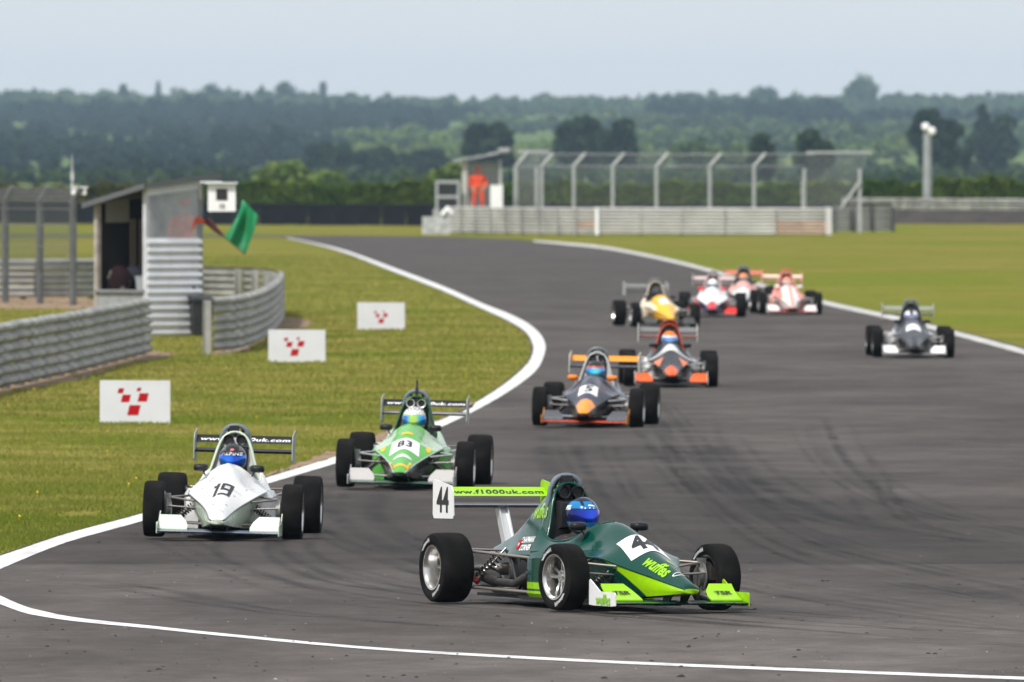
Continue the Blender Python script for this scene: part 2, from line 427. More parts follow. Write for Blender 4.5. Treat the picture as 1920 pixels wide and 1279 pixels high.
base = [[(1235,760),(1290,830),(1420,950),(1600,1030),(1960,1105)],
        [(1345,810),(1440,910),(1640,985),(1960,1030)],
        [(1075,820),(1090,870),(1180,980),(1400,1090),(1960,1180)],
        [(700,880),(640,960),(800,1050),(1100,1120),(1500,1160),(1960,1190)],
        [(1545,790),(1600,880),(1720,950),(1960,1010)],
        [(560,970),(500,1030),(620,1085),(900,1130),(1300,1170),(1960,1215)],
        [(1255,790),(1300,900),(1500,1040),(1960,1140)],
        [(1560,860),(1590,930),(1640,985),(1740,1010)],
        [(150,1090),(300,1110),(520,1150),(800,1168),(1300,1195)],
        [(320,1010),(420,1060),(640,1120),(1000,1150)]]
def mark(path, wd, strength, z):
    A, B = [], []
    for i, p in enumerate(path):
        t = unit(path[min(i+1, len(path)-1)]-path[max(i-1, 0)]); nrm = Vector((-t.y, t.x, 0)); A.append(p+nrm*wd); B.append(p-nrm*wd)
    n_ = len(path); mid = list(path)
    me = bpy.data.meshes.new('tyre_mark'); me.from_pydata([(*p[:2], z) for p in A+mid+B], [], [(i, i+1, n_+i+1, n_+i) for i in range(n_-1)]+[(n_+i, n_+i+1, 2*n_+i+1, 2*n_+i) for i in range(n_-1)])
    at = me.attributes.new('wear', 'FLOAT', 'POINT'); at.data.foreach_set('value', [0.]*n_+[strength*math.sin(math.pi*i/(n_-1))**.6 for i in range(n_)]+[0.]*n_)
    place('rubbered_line', me, M_skid, track)
mark(pxpath([(1140,700),(1240,820),(1420,930),(1660,1010),(2050,1075)], 14), 1.25, 1.0, .0005)
mark(pxpath([(1060,760),(1090,880),(1260,1000),(1560,1080),(2050,1140)], 14), .95, .95, .0007)
mark(pxpath([(700,890),(760,1010),(1000,1090),(1400,1140),(2050,1185)], 14), .8, .7, .0009)
k_ = 0
for q, pts in enumerate(base):
    for rep in range(7 if q < 7 else 3):
        off = random.uniform(-95, 95) if rep else 0
        path = pxpath([(x+off+random.uniform(-6, 6), y+random.uniform(-9, 9)) for x, y in pts], 10)
        wd = random.uniform(.045, .10)*(1.4 if rep == 0 else 1)
        A, B = [], []
        for i, p in enumerate(path):
            t = unit(path[min(i+1, len(path)-1)]-path[max(i-1, 0)]); nrm = Vector((-t.y, t.x, 0)); A.append(p+nrm*wd); B.append(p-nrm*wd)
        k_ += 1; mid = [(a_+b_)/2 for a_, b_ in zip(A, B)]; n_ = len(A)
        mb = MB(); mb.add([(*p[:2], .0012+.0003*(k_ % 8)) for p in A+mid+B], [(i, i+1, n_+i+1, n_+i) for i in range(n_-1)]+[(n_+i, n_+i+1, 2*n_+i+1, 2*n_+i) for i in range(n_-1)])
        me = bpy.data.meshes.new('tyre_mark'); me.from_pydata(mb.v, [], mb.f); at = me.attributes.new('wear', 'FLOAT', 'POINT'); st_ = random.uniform(.45, 1)
        at.data.foreach_set('value', [0.]*n_+[st_*math.sin(math.pi*i/(n_-1))**.6 for i in range(n_)]+[0.]*n_)
        place('tyre_mark', me, M_skid, track)

# bare soil: the strip worn beside the line behind the leading cars and along the barrier feet
def blob(pts, jit=.08, k=8):
    w_ = pxpath(pts, k); return [(p.x+random.uniform(-jit, jit), p.y+random.uniform(-1.2, 1.2)) for p in w_]
soil_polys = []
soil = blob([(470,903),(520,883),(580,860),(650,838),(735,806),(835,783),(880,757),(884,763),(820,789),(752,813),(640,852),(540,882),(480,901)], .03)
soil_polys.append(soil); tag(sheet('soil_strip', soil, .004, M_dirt, 'stuff'), 'bare brown soil strip between grass and white line', 'soil')
soil = blob([(-140,775),(0,742),(140,712),(262,678),(330,668),(320,662),(262,662),(140,692),(0,722),(-140,755)], .1)
soil_polys.append(soil); tag(sheet('soil_strip', soil, .004, M_dirt, 'stuff'), 'bare brown soil under the steel barrier beside the hut', 'soil')
soil = blob([(395,668),(470,655),(515,622),(580,614),(578,600),(520,598),(470,640),(395,656)], .1)
soil_polys.append(soil); tag(sheet('soil_strip', soil, .004, M_dirt, 'stuff'), 'bare brown soil round the foot of the curved barrier', 'soil')
soil = blob([(-60,582),(60,580),(180,579),(180,560),(60,557),(-60,558)], .3)
soil_polys.append(soil); tag(sheet('soil_strip', soil, .004, M_dirt, 'stuff'), 'bare brown soil under the tall wire fence', 'soil')

# grass blades on the left verge, real geometry, denser near the camera
def blades(name, poly_px, d0, d1, n, hmin, hmax, label, m, wb=.004, clump=.55):
    edge = by_y(GLw, list(np.linspace(d0, d1, 200))); ey = np.array([p.y for p in edge]); ex = np.array([p.x for p in edge])
    Y = d0+(d1-d0)*rng.random(n*2)**(1.25 if d1 < 300 else 1.9)
    xl = -.0358*Y-3.0; xr = np.interp(Y, ey, ex)-.05+rng.normal(0, .035, n*2)
    X = xl+(xr-xl)*rng.random(n*2)
    # tufty: keep more where a low-frequency field is high
    fld = np.sin(X*2.1+np.sin(Y*.31)*2)+np.sin(Y*.9+X*1.3)+np.sin(X*5.3-Y*.47)
    keep = rng.random(n*2) < (.5+clump*fld/3)
    for sp in soil_polys: keep &= ~(inpoly(X, Y, sp) & (rng.random(n*2) > .06))
    keep &= xr > xl
    X, Y, fld = X[keep][:n], Y[keep][:n], fld[keep][:n]; k = len(X)
    h = (hmin+(hmax-hmin)*rng.random(k)**2)*(1+.25*fld/3); h = np.where(np.abs(X-np.interp(Y, ey, ex)) < .25, h*.6, h)
    a = rng.random(k)*6.283; ww = wb*(.7+rng.random(k))*(1+Y/150); lean = rng.normal(0, .5, (k, 2))*h[:, None]
    V = np.zeros((k, 3, 3)); V[:, 0] = np.c_[X-np.cos(a)*ww, Y-np.sin(a)*ww, np.full(k, -.012)]; V[:, 1] = np.c_[X+np.cos(a)*ww, Y+np.sin(a)*ww, np.full(k, -.012)]
    V[:, 2] = np.c_[X+lean[:, 0], Y+lean[:, 1], h]
    o = np_mesh(name, V.reshape(-1, 3), np.arange(3*k).reshape(-1, 3), m); tag(o, label, 'grass', kind='stuff')
def _blade(k):
    a = k.mix(k.ramp(k.noise(.45, 6), .4, .62), (.235, .245, .042), (.385, .335, .096))
    a = k.mix(k.ramp(k.noise(.16, 3), .48, .66), a, (.180, .230, .028)); a = k.mix(k.ramp(k.y(), 180, 140, 0, .7), a, (.150, .188, .023))
    a = k.mul(a, k.ramp(k.noise(9, 4), .3, .7, .86, 1.16))
    k.l.new(a, k.b.inputs['Base Color']); k.b.inputs['Roughness'].default_value = .8; k.b.inputs['Specular IOR Level'].default_value = .12
    tr = k.n.new('ShaderNodeBsdfTranslucent'); k.l.new(a, tr.inputs['Color']); ms = k.n.new('ShaderNodeMixShader'); ms.inputs[0].default_value = .4
    k.l.new(k.b.outputs[0], ms.inputs[1]); k.l.new(tr.outputs[0], ms.inputs[2]); k.l.new(ms.outputs[0], k.n['Material Output'].inputs['Surface'])
M_blade = world_mat('grass_blade', _blade)
blades('grass', None, 122, 200, 300000, .012, .042, 'short mown grass on the verge beside the white line', M_blade)
blades('grass', None, 200, 560, 260000, .015, .055, 'rough mown grass around the steel barriers and boards', M_blade, .008)

# rubber crumbs and stone chips strewn over the foreground tarmac
def crumbs(name, n, smin, smax, m, label, y0=1000, y1=1279):
    V, Fc = [], []; 
    for i in range(n):
        p = P(random.uniform(-20, 1940), y0+(y1-y0)*random.random()**.7); s = random.uniform(smin, smax)*(1 if random.random() < .93 else 1.7); a = random.random()*6.28
        o = len(V)
        for (x, y, z) in [(-1,-.6,0),(1,-.4,0),(.7,.6,0),(-.8,.5,0),(-.4,-.2,.7),(.5,0,.55),(.2,.3,.7)]:
            x += random.uniform(-.3, .3); y += random.uniform(-.3, .3); x *= 1.3
            V.append((p.x+s*(x*math.cos(a)-y*math.sin(a)), p.y+s*(x*math.sin(a)+y*math.cos(a)), .002+s*z*.8))
        for f in [(0,1,5),(0,5,4),(1,2,5),(2,6,5),(2,3,6),(3,4,6),(3,0,4),(4,5,6)]: Fc.append([o+i_ for i_ in f])
    tag(np_mesh(name, V, Fc, m), label, 'debris', kind='stuff')
crumbs('rubber_crumbs', 210, .005, .017, mat('rubber_crumb', (.012, .012, .012), .8), 'black tyre rubber crumbs scattered over the tarmac')
crumbs('stone_chips', 130, .0025, .006, mat('stone_chip', (.42, .40, .36), .8), 'pale stone chips scattered over the tarmac', 930)

# a few yellow flowers in the left verge
V, Fc = [], []
for i in range(20):
    px, py = random.uniform(0, 900), random.uniform(600, 980); p = P(px, py)
    e = by_y(GLw, [p.y])[0]
    if p.x > e.x-.4: continue
    s = random.uniform(.010, .018); o = len(V)
    for j in range(6): V.append((p.x+s*math.cos(j*1.047), p.y+s*math.sin(j*1.047), .05+.012*math.sin(j*2)))
    V.append((p.x, p.y, .065)); Fc += [[o+j, o+(j+1) % 6, o+6] for j in range(6)]
    o = len(V); V += [(p.x-.003, p.y, -.01), (p.x+.003, p.y, -.01), (p.x, p.y, .06)]; Fc.append([o, o+1, o+2])
tag(np_mesh('wildflowers', V, Fc, mat('dandelion_yellow', (.70, .48, .01), .7)), 'small yellow flowers dotted through the left verge', 'flowers', kind='stuff')
# ------------------------------------------------------------------ steel barriers, fences, huts, boards
M_galv = mat('galvanised_steel', (.33, .325, .30), .6, .1, var=.22, vscale=1.6, c2=(.24, .235, .215), c2scale=.9)
M_galv_far = mat('weathered_steel', (.42, .41, .385), .6, .1, var=.2, vscale=.7)
M_pinkrail = mat('faded_red_rail', (.46, .34, .27), .6, .1, var=.2, vscale=1.5)
M_lap_shade = mat('lap_shade_steel', (.12, .118, .11), .65, .1, var=.3, vscale=6)  # darker steel tone, for the shadow line at the rail laps
M_post = mat('steel_post', (.12, .125, .125), .55, .5, var=.25, vscale=3)
M_postfar = mat('pale_steel_post', (.40, .415, .415), .5, .3, var=.1)
M_white = mat('white_paint', (.80, .80, .80), .45, var=.05, vscale=4)
M_black = mat('black_plastic', (.014, .014, .015), .5, var=.3, vscale=6)
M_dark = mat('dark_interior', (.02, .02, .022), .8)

PROF = [(0, 0), (.012, .028), (.055, .08), (.10, .08), (.145, .012), (.165, .012), (.21, .08), (.255, .08), (.298, .028), (.31, 0)]
def guardrail(name, label, path, nr, z0, spacing, side, group=None, m=M_galv, posts=True, post_h=None, odd=None, pitch=.325, endcap=False, mpost=None, lap_shade=False):
    L = sum((path[i+1]-path[i]).length for i in range(len(path)-1)); ns = max(1, round(L/spacing))
    pts = resample(path, [i/ns for i in range(ns+1)])
    root = empty(name, (pts[0].x, pts[0].y, 0)); o0 = Vector((pts[0].x, pts[0].y, 0))
    nrm = []
    for i in range(ns+1):
        t = unit(pts[min(i+1, ns)]-pts[max(i-1, 0)]); nrm.append(Vector((-t.y, t.x, 0))*side)
    for i in range(ns):
        for r in range(nr):
            a, b = pts[i]-o0, pts[i+1]-o0; t = unit(b-a); b = b+t*.16       # lap joint over the next length
            mb = MB(); ra, rb, rc = [], [], []
            jz = random.uniform(-.006, .006); jo = random.uniform(0, .006)
            for (zz, oo) in PROF:
                z = z0+r*pitch+zz+jz
                ra.append(a+nrm[i]*(oo*.88-.024+jo)+Vector((0, 0, z))); rc.append(b+nrm[i+1]*(oo+.022+jo)+Vector((0, 0, z)))
            mb.loft([ra, rc]); mb.loft([[p-nrm[i]*.004 for p in ra], [p-nrm[i+1]*.004 for p in rc]])
            mm = odd(i/ns, r) if odd else None
            mb.build('rail', mm or m, root, smooth=25)
            if lap_shade and i > 0:
                sp_ = MB(); e0, e1 = [], []
                for (zz, oo) in PROF:
                    z = z0+r*pitch+zz+jz; e0.append(a+nrm[i]*(oo+.034)-t*.03+Vector((0, 0, z))); e1.append(a+nrm[i]*(oo+.034)+t*.10+Vector((0, 0, z)))
                sp_.loft([e0, e1]); sp_.build('lap_shade_strip', M_lap_shade, root, smooth=25)  # dark strip added over each lap to draw the joint's shadow
    if posts:
        for i in range(ns+1):
            p = pts[i]-o0-nrm[i]*.09; hh = post_h or (z0+nr*pitch-.06)
            t = unit(pts[min(i+1, ns)]-pts[max(i-1, 0)]); M = Matrix((( nrm[i].x, t.x, 0), (nrm[i].y, t.y, 0), (0, 0, 1)))
            mb = MB(); mb.box(p+Vector((0, 0, hh/2-.01)), (.15, .012, hh), M)
            mb.box(p+nrm[i]*.07+Vector((0, 0, hh/2-.01)), (.01, .09, hh), M); mb.box(p-nrm[i]*.07+Vector((0, 0, hh/2-.01)), (.01, .09, hh), M)
            mb.build('post', mpost or M_post, root)
    if endcap:
        p = pts[-1]-o0; mb = MB(); t = unit(pts[-1]-pts[-2]); M = Matrix(((nrm[-1].x, t.x, 0), (nrm[-1].y, t.y, 0), (0, 0, 1)))
        prof = [(math.cos(a)*.16, math.sin(a)*.28) for a in np.linspace(-math.pi/2, math.pi/2, 9)]
        for sgn in (1,):
            ring0 = [p+M @ Vector((.09*math.cos(a_), .30*max(0, math.sin(a_)), 0)) for a_ in np.linspace(-.2, math.pi+.2, 12)]
            mb.prism([q+Vector((0, 0, z0)) for q in ring0], (0, 0, nr*pitch))
        mb.build('end_terminal', M_white, root, smooth=30)
    return tag(root, label, 'crash barrier', group)
G = 'steel crash barriers'
guardrail('crash_barrier', 'long grey steel barrier of three rails at the left edge before the hut', pxpath([(-190,784),(-90,757),(0,734),(140,702),(275,667)], 8), 3, .06, 3.3, -1, G, lap_shade=True)
guardrail('crash_barrier', 'curved grey steel barrier beside the black wheelie bin', pxpath([(398,664),(430,661),(465,652),(495,637),(514,620),(524,604),(524,594),(512,588),(480,584),(430,581),(378,580)], 8), 3, .05, 3.0, -1, G, mpost=M_galv, lap_shade=True)
guardrail('crash_barrier', 'grey steel barrier behind the tall wire fence at left', pxpath([(-160,562),(0,562),(100,561),(178,560)], 6), 3, .05, 3.0, -1, G, mpost=M_post)
guardrail('crash_barrier', 'pale four rail barrier in front of the orange marshal', pxpath([(840,438),(900,439),(1000,440.5),(1118,442)], 6), 4, .04, 2.6, -1, G, m=M_galv_far, odd=lambda t, r: M_pinkrail if (t > .82 and r == 1) else None, endcap=True)
guardrail('crash_barrier', 'long pale four rail barrier below the row of bent fence posts', pxpath([(1124,441),(1250,441.5),(1400,442),(1548,442)], 6), 4, .04, 2.6, -1, G, m=M_galv_far, odd=lambda t, r: M_pinkrail if (t > .7 and r < 2) else None, endcap=True)
guardrail('crash_barrier', 'short barrier seen from behind with dark posts, right of white terminal', [P(1562,435), P(1615,434.5), P(1672,434)], 4, .04, 2.0, 1, G, m=M_galv_far)
guardrail('crash_barrier', 'far two rail barrier on a dark bank below the hedge at right', [P(1600,418)+Vector((0, 30, 0)), P(1760,418)+Vector((0, 10, 0)), P(2350,420)], 2, .70, 3.2, -1, G, m=M_galv, pitch=.38)
# dark earth bank under the far rail
mb = MB(); a, b = P(1674,419), P(2380,421)
mb.prism([(a.x, a.y, 0), (a.x, a.y+3, .72), (a.x, a.y+5, .72), (a.x, a.y+5, 0)], Vector((b.x-a.x, b.y-a.y, 0)))
tag(mb.build('earth_bank', mat('dark_earth', (.030, .022, .018), .95, var=.5, vscale=1.2)), kind='structure')

# dark belt-faced tyre wall across the back, panel by panel
def tyre_wall(label, p0, p1, h, wpan):
    root = empty('tyre_wall', (p0.x, p0.y, 0)); n = round((p1-p0).length/wpan); t = unit(p1-p0); me = None
    mb = MB()
    for k in range(4): mb.lathe([(.0, k*h/4+.01), (.27, k*h/4+.01), (.30, k*h/4+.05), (.30, (k+1)*h/4-.05), (.27, (k+1)*h/4-.005), (0, (k+1)*h/4-.005)], (wpan/2, .34, 0), 2, 14)
    tyres = mb.mesh('tyre_stack', 40)
    pm = MB(); pm.box((wpan/2, 0, h/2-.02), (wpan*.985, .02, h*.97)); 
    for z in (.16, h-.18): pm.box((wpan/2, -.016, z), (wpan*.985, .012, .07))
    pan = pm.mesh('panel')
    ang = math.atan2(t.y, t.x)
    for i in range(n):
        q = t*(i*wpan)
        place('belt_panel', pan, mat('conveyor_belt', (.007, .008, .011), .85, var=.35, vscale=.8, spec=.1), root, q+Vector((0, 0, random.uniform(0, .03))), (random.uniform(-.03, .03), 0, ang+random.uniform(-.02, .02)))
        place('tyre_stack', tyres, mat('old_tyre', (.02, .02, .02), .85), root, q, (0, 0, ang))
    return tag(root, label, 'tyre wall')
tyre_wall('dark tyre wall faced with belting below the hedge, behind the green flag', P(-420,420)+Vector((0, 25, 0)), P(860,424), 1.22, 2.4)
tyre_wall('dark tyre wall seen through the row of bent fence posts', P(905,417), P(1640,417), 1.1, 2.4)

# hedge along the far side: leafy mass
def leaves(n, cen, size, leaf, seed=0):
    g = np.random.default_rng(seed)
    return n
def quads(C, S, seed, flat=0.):
    """Leaf quads at centres C with sizes S and random facing."""
    g = np.random.default_rng(seed); k = len(C); nrm = g.normal(size=(k, 3)); nrm[:, 2] = np.abs(nrm[:, 2])+flat; nrm /= np.linalg.norm(nrm, axis=1)[:, None]
    t = g.normal(size=(k, 3)); u = np.cross(nrm, t); u /= np.linalg.norm(u, axis=1)[:, None]; v = np.cross(nrm, u); S = np.asarray(S)[:, None]
    V = np.stack([C-u*S-v*S*.6, C+u*S*.5-v*S, C+u*S+v*S*.6, C-u*S*.4+v*S], 1).reshape(-1, 3)
    return V, np.arange(4*k).reshape(-1, 4)
def foliage_mat(name, c1, c2, scale, rough=.8):
    def f(k):
        a = k.mix(k.ramp(k.noise(scale, 5), .35, .65), c1, c2); a = k.mul(a, k.ramp(k.noise(scale*5, 3), .3, .7, .65, 1.35))
        k.l.new(a, k.b.inputs['Base Color']); k.b.inputs['Roughness'].default_value = rough; k.b.inputs['Specular IOR Level'].default_value = .15
        tr = k.n.new('ShaderNodeBsdfTranslucent'); k.l.new(a, tr.inputs['Color']); ms = k.n.new('ShaderNodeMixShader'); ms.inputs[0].default_value = .25
        k.l.new(k.b.outputs[0], ms.inputs[1]); k.l.new(tr.outputs[0], ms.inputs[2]); k.l.new(ms.outputs[0], k.n['Material Output'].inputs['Surface'])
    return world_mat(name, f)
def hedge(label, x0, x1, d, h, th, n, m, leaf=.13, seed=3):
    g = np.random.default_rng(seed); X = g.uniform(x0, x1, n); prof = h*(1+.06*np.sin(X*.7)+.05*np.sin(X*1.9+1)+.04*np.sin(X*4.3))
    top = g.random(n) < .4
    Z = np.where(top, prof-np.abs(g.normal(0, .09, n)), prof*g.random(n)**.8); Yv = d+np.where(top, g.uniform(-th, th, n), -th+np.abs(g.normal(0, .12, n))+.10*np.sin(X*2.2+Z*3))
    Yv = np.where(g.random(n) < .12, d+th, Yv)
    V, Q = quads(np.c_[X, Yv, Z], leaf*(.6+g.random(n)*.8), seed, .3)
    root = empty('hedge', ((x0+x1)/2, d, 0)); V = V-np.array([(x0+x1)/2, d, 0])
    np_mesh('foliage', V, Q, m, root)
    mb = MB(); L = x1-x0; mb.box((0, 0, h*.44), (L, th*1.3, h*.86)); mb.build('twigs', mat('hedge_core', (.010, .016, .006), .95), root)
    return tag(root, label, 'hedge')
M_hedge = foliage_mat('hedge_leaf', (.060, .125, .012), (.13, .18, .022), .35)
hedge('long clipped green hedge behind the dark tyre wall', PD(300, 960), PD(1700, 960), 960, ZD(346, 960), .9, 60000, M_hedge)
hedge('bright clipped hedge above the far two rail barrier at right', PD(1612, 930), PD(2420, 930), 930, ZD(340, 930), .9, 40000, M_hedge, seed=5)
hedge('low hedge seen behind the tall wire fence at left', PD(-520, 955), PD(296, 955), 955, ZD(350, 955), .9, 38000, foliage_mat('hedge_leaf_brown', (.075, .095, .018), (.15, .125, .035), .4), seed=6)

# tall wire fence at left: posts with cranked tops, wire mesh panels, strand wires
M_mesh = mat('wire_mesh', (.40, .41, .42), .6, .2, trans=.08)
M_mesh_near = mat('wire_mesh_dark', (.10, .105, .11), .6, .3, trans=.30)
def fence_post(root, p, h, bend, lean, r, m, z0=0):
    mb = MB(); k = r
    mb.tube([(p.x, p.y, z0), (p.x, p.y, z0+(h-z0)*.5), (p.x, p.y, bend)], r, 8)
    mb.tube([(p.x, p.y, bend-.02), (p.x+lean[0], p.y+lean[1], h)], r*.95, 8)
    mb.tube([(p.x, p.y, bend-.06), (p.x, p.y, bend+.03)], r*1.25, 8)
    return mb.build('post', m, root, smooth=40)
root = empty('wire_fence', (0, 0, 0)); posts = [P(-130, 566), P(-58, 567), P(10, 568), P(75, 570), P(137, 573)]
root.location = (posts[2].x, posts[2].y, 0); o0 = Vector(root.location)
for p in posts: fence_post(root, p-o0, 2.82, 2.5, (.20, -.1), .085, M_post)
for a, b in zip(posts[:-1], posts[1:]):
    a, b = a-o0, b-o0; lean = Vector((.20, -.1, 0)); mb = MB()
    mb.add([(a.x, a.y, .9), (b.x, b.y, .9), (b.x, b.y, 2.5), (a.x, a.y, 2.5), (b.x+lean.x, b.y+lean.y, 2.8), (a.x+lean.x, a.y+lean.y, 2.8)], [(0, 1, 2, 3), (3, 2, 4, 5)]); mb.build('mesh_panel', M_mesh_near, root)
    mb = MB()
    for z in (.95, 1.4, 1.9, 2.3, 2.5): mb.tube([(a.x, a.y-.02, z), (b.x, b.y-.02, z)], .008, 5)
    for z, f in ((2.6, .33), (2.7, .66), (2.79, .97)): mb.tube([a+lean*f+Vector((0, 0, z)), b+lean*f+Vector((0, 0, z))], .008, 5)
    mb.build('strand_wire', mat('wire', (.3, .3, .3), .5, .6), root)
tag(root, 'tall dark wire fence with cranked posts left of the hut', 'fence')
# camera housing with a whip aerial on the last post
r2 = empty('camera_housing', (posts[-1].x, posts[-1].y, 2.66)); mb = MB(); mb.box((.14, 0, .07), (.34, .2, .16)); mb.box((.16, 0, .165), (.40, .26, .03)); mb.build('housing', M_white, r2)
mb = MB(); mb.tube([(-.02, 0, 0), (-.02, 0, .45), (-.02, 0, .95)], [.03, .02, .008], 6); mb.box((-.02, 0, .42), (.08, .08, .18)); mb.build('aerial', mat('aerial_grey', (.45, .46, .46), .5), r2)
tag(r2, 'white camera housing with aerial on the fence post by the hut', 'camera housing')

# tall fence along the far barrier
root = empty('wire_fence', (P(1230, 437).x, P(1230, 437).y+1.2, 0)); o0 = Vector(root.location); d_ = o0.y
fp = [(968, 4.0), (1016, 3.95), (1076, 3.95), (1149, 3.95), (1231, 3.95), (1331, 3.95), (1414, 3.95), (1506, 2.6)]
pp = [Vector((PD(x, d_), d_, 0))-o0 for x, _ in fp]
for p, (x, h) in zip(pp, fp): fence_post(root, p, h, min(3.32, h-.1), (.58 if h > 3 else .02, -.05), .085, M_postfar)
for i, (a, b) in enumerate(zip(pp[:-1], pp[1:])):
    mb = MB(); hl = .58 if i < 6 else .3; mb.add([(a.x, a.y, 1.2), (b.x, b.y, 1.2), (b.x, b.y, 3.32), (a.x, a.y, 3.32), (b.x+hl, b.y-.05, 3.92), (a.x+hl, a.y-.05, 3.92)], [(0, 1, 2, 3), (3, 2, 4, 5)]); mb.build('mesh_panel', M_mesh, root)
    mb = MB(); mb.tube([(a.x+.56, a.y-.05, 3.9), (b.x+.56, b.y-.05, 3.9)], .02, 5); mb.tube([(a.x, a.y, 3.3), (b.x, b.y, 3.3)], .018, 5); mb.build('strand_wire', mat('wire', (.3, .3, .3)), root)
tag(root, 'tall wire fence with pale cranked posts along the far barrier', 'fence')
# braced frame at its right end and mesh gate at its left end
def gate(label, x0, x1, d, zt, brace, lean):
    rt_ = empty('fence_gate', (PD(x0, d), d, 0)); W = PD(x1, d)-PD(x0, d)
    for x in (0, W):
        mb = MB(); mb.box((x, 0, zt*.4), (.16, .12, zt*.8)); mb.build('post', M_postfar, rt_)
    mb = MB(); mb.box((W/2+lean, -.1, zt), (W+.5, .10, .12)); mb.build('top_rail', M_postfar, rt_)
    mb = MB(); mb.add([(0, 0, 1.1), (W, 0, 1.1), (W, 0, zt*.8), (0, 0, zt*.8), (W+lean+.2, -.1, zt), (lean-.2, -.1, zt)], [(0, 1, 2, 3), (3, 2, 4, 5)]); mb.build('mesh_panel', mat('gate_mesh', (.24, .24, .25), .7, trans=.24), rt_)
    if brace:
        mb = MB(); mb.tube([(W-.9, -.12, 1.25), (W-.02, -.12, 2.5)], .07, 6); mb.build('brace', M_postfar, rt_)
    return tag(rt_, label, 'gate')
gate('braced mesh frame with level top rail at the right end of the far fence', 1508, 1612, d_+1, ZD(286, d_), True, .35)
gate('narrow mesh gate beside the orange marshal', 966, 1006, d_+1.5, ZD(284, d_), False, .35)

# lamp mast at right
rt_ = empty('lamp_mast', (PD(1739, 905), 905, 0)); mb = MB(); mb.tube([(0, 0, 0), (0, 0, 3), (0, 0, ZD(250, 905))], [.30, .27, .24], 10); mb.build('pole', mat('mast_grey', (.28, .30, .30), .6, .2, var=.2, vscale=1), rt_, smooth=40)
mb = MB()
for k, (x, z) in enumerate(((-.12, ZD(238, 905)), (.26, ZD(246, 905)))):
    mb.lathe([(.0, -.22), (.17, -.20), (.26, -.02), (.24, .14), (.1, .2), (0, .2)], (x, -.1, z), 1, 12)
mb.build('lamp_head', mat('lamp_white', (.85, .85, .83), .3), rt_, smooth=40); tag(rt_, 'grey mast with twin white lamp heads before the tall dark trees', 'lamp mast')

# ---- people
def skin_body(name, V, E, mats, pick, subs=2):
    """One continuous skinned figure; V = {key:(co, radius)}, E = pairs; pick(face centre) -> material index."""
    keys = list(V); idx = {k: i for i, k in enumerate(keys)}
    me = bpy.data.meshes.new(name); me.from_pydata([V[k][0] for k in keys], [(idx[a], idx[b]) for a, b in E], [])
    o = bpy.data.objects.new(name, me); col.objects.link(o)
    o.modifiers.new('skin', 'SKIN'); o.modifiers['skin'].use_smooth_shade = True
    for k in keys:
        r = V[k][1]; sv = me.skin_vertices[0].data[idx[k]]; sv.radius = (r, r) if not isinstance(r, tuple) else r; sv.use_root = (k == 'pelvis')
    s = o.modifiers.new('sub', 'SUBSURF'); s.levels = subs; s.render_levels = subs
    dg = bpy.context.evaluated_depsgraph_get(); out = bpy.data.meshes.new_from_object(o.evaluated_get(dg)); bpy.data.objects.remove(o); bpy.data.meshes.remove(me)
    out.name = name
    out.materials.clear()
    for m in mats: out.materials.append(m)
    for p in out.polygons: p.material_index = pick(p.center); p.use_smooth = True
    return out
def hand(V, E, key, wrist, d, side, palm_n, r=.011):
    """Palm and five curled fingers continuing from joint key."""
    d = unit(d); n = unit(palm_n); s = unit(d.cross(n))*side; w0 = Vector(wrist)
    V[key+'palm'] = (w0+d*.07, .032); E.append((key, key+'palm'))
    for i, (o, L) in enumerate(((-.030, .068), (-.010, .078), (.010, .074), (.029, .058))):
        b = w0+d*.10+s*o
        V[key+f'k{i}'] = (b, r); V[key+f'm{i}'] = (b+d*L*.5+n*.012, r*.92); V[key+f't{i}'] = (b+d*L*.7+n*.045, r*.8)
        E += [(key+'palm', key+f'k{i}'), (key+f'k{i}', key+f'm{i}'), (key+f'm{i}', key+f't{i}')]
    V[key+'th0'] = (w0+d*.04-s*.035+n*.01, r*1.15); V[key+'th1'] = (w0+d*.075-s*.05+n*.035, r)
    E += [(key+'palm', key+'th0'), (key+'th0', key+'th1')]
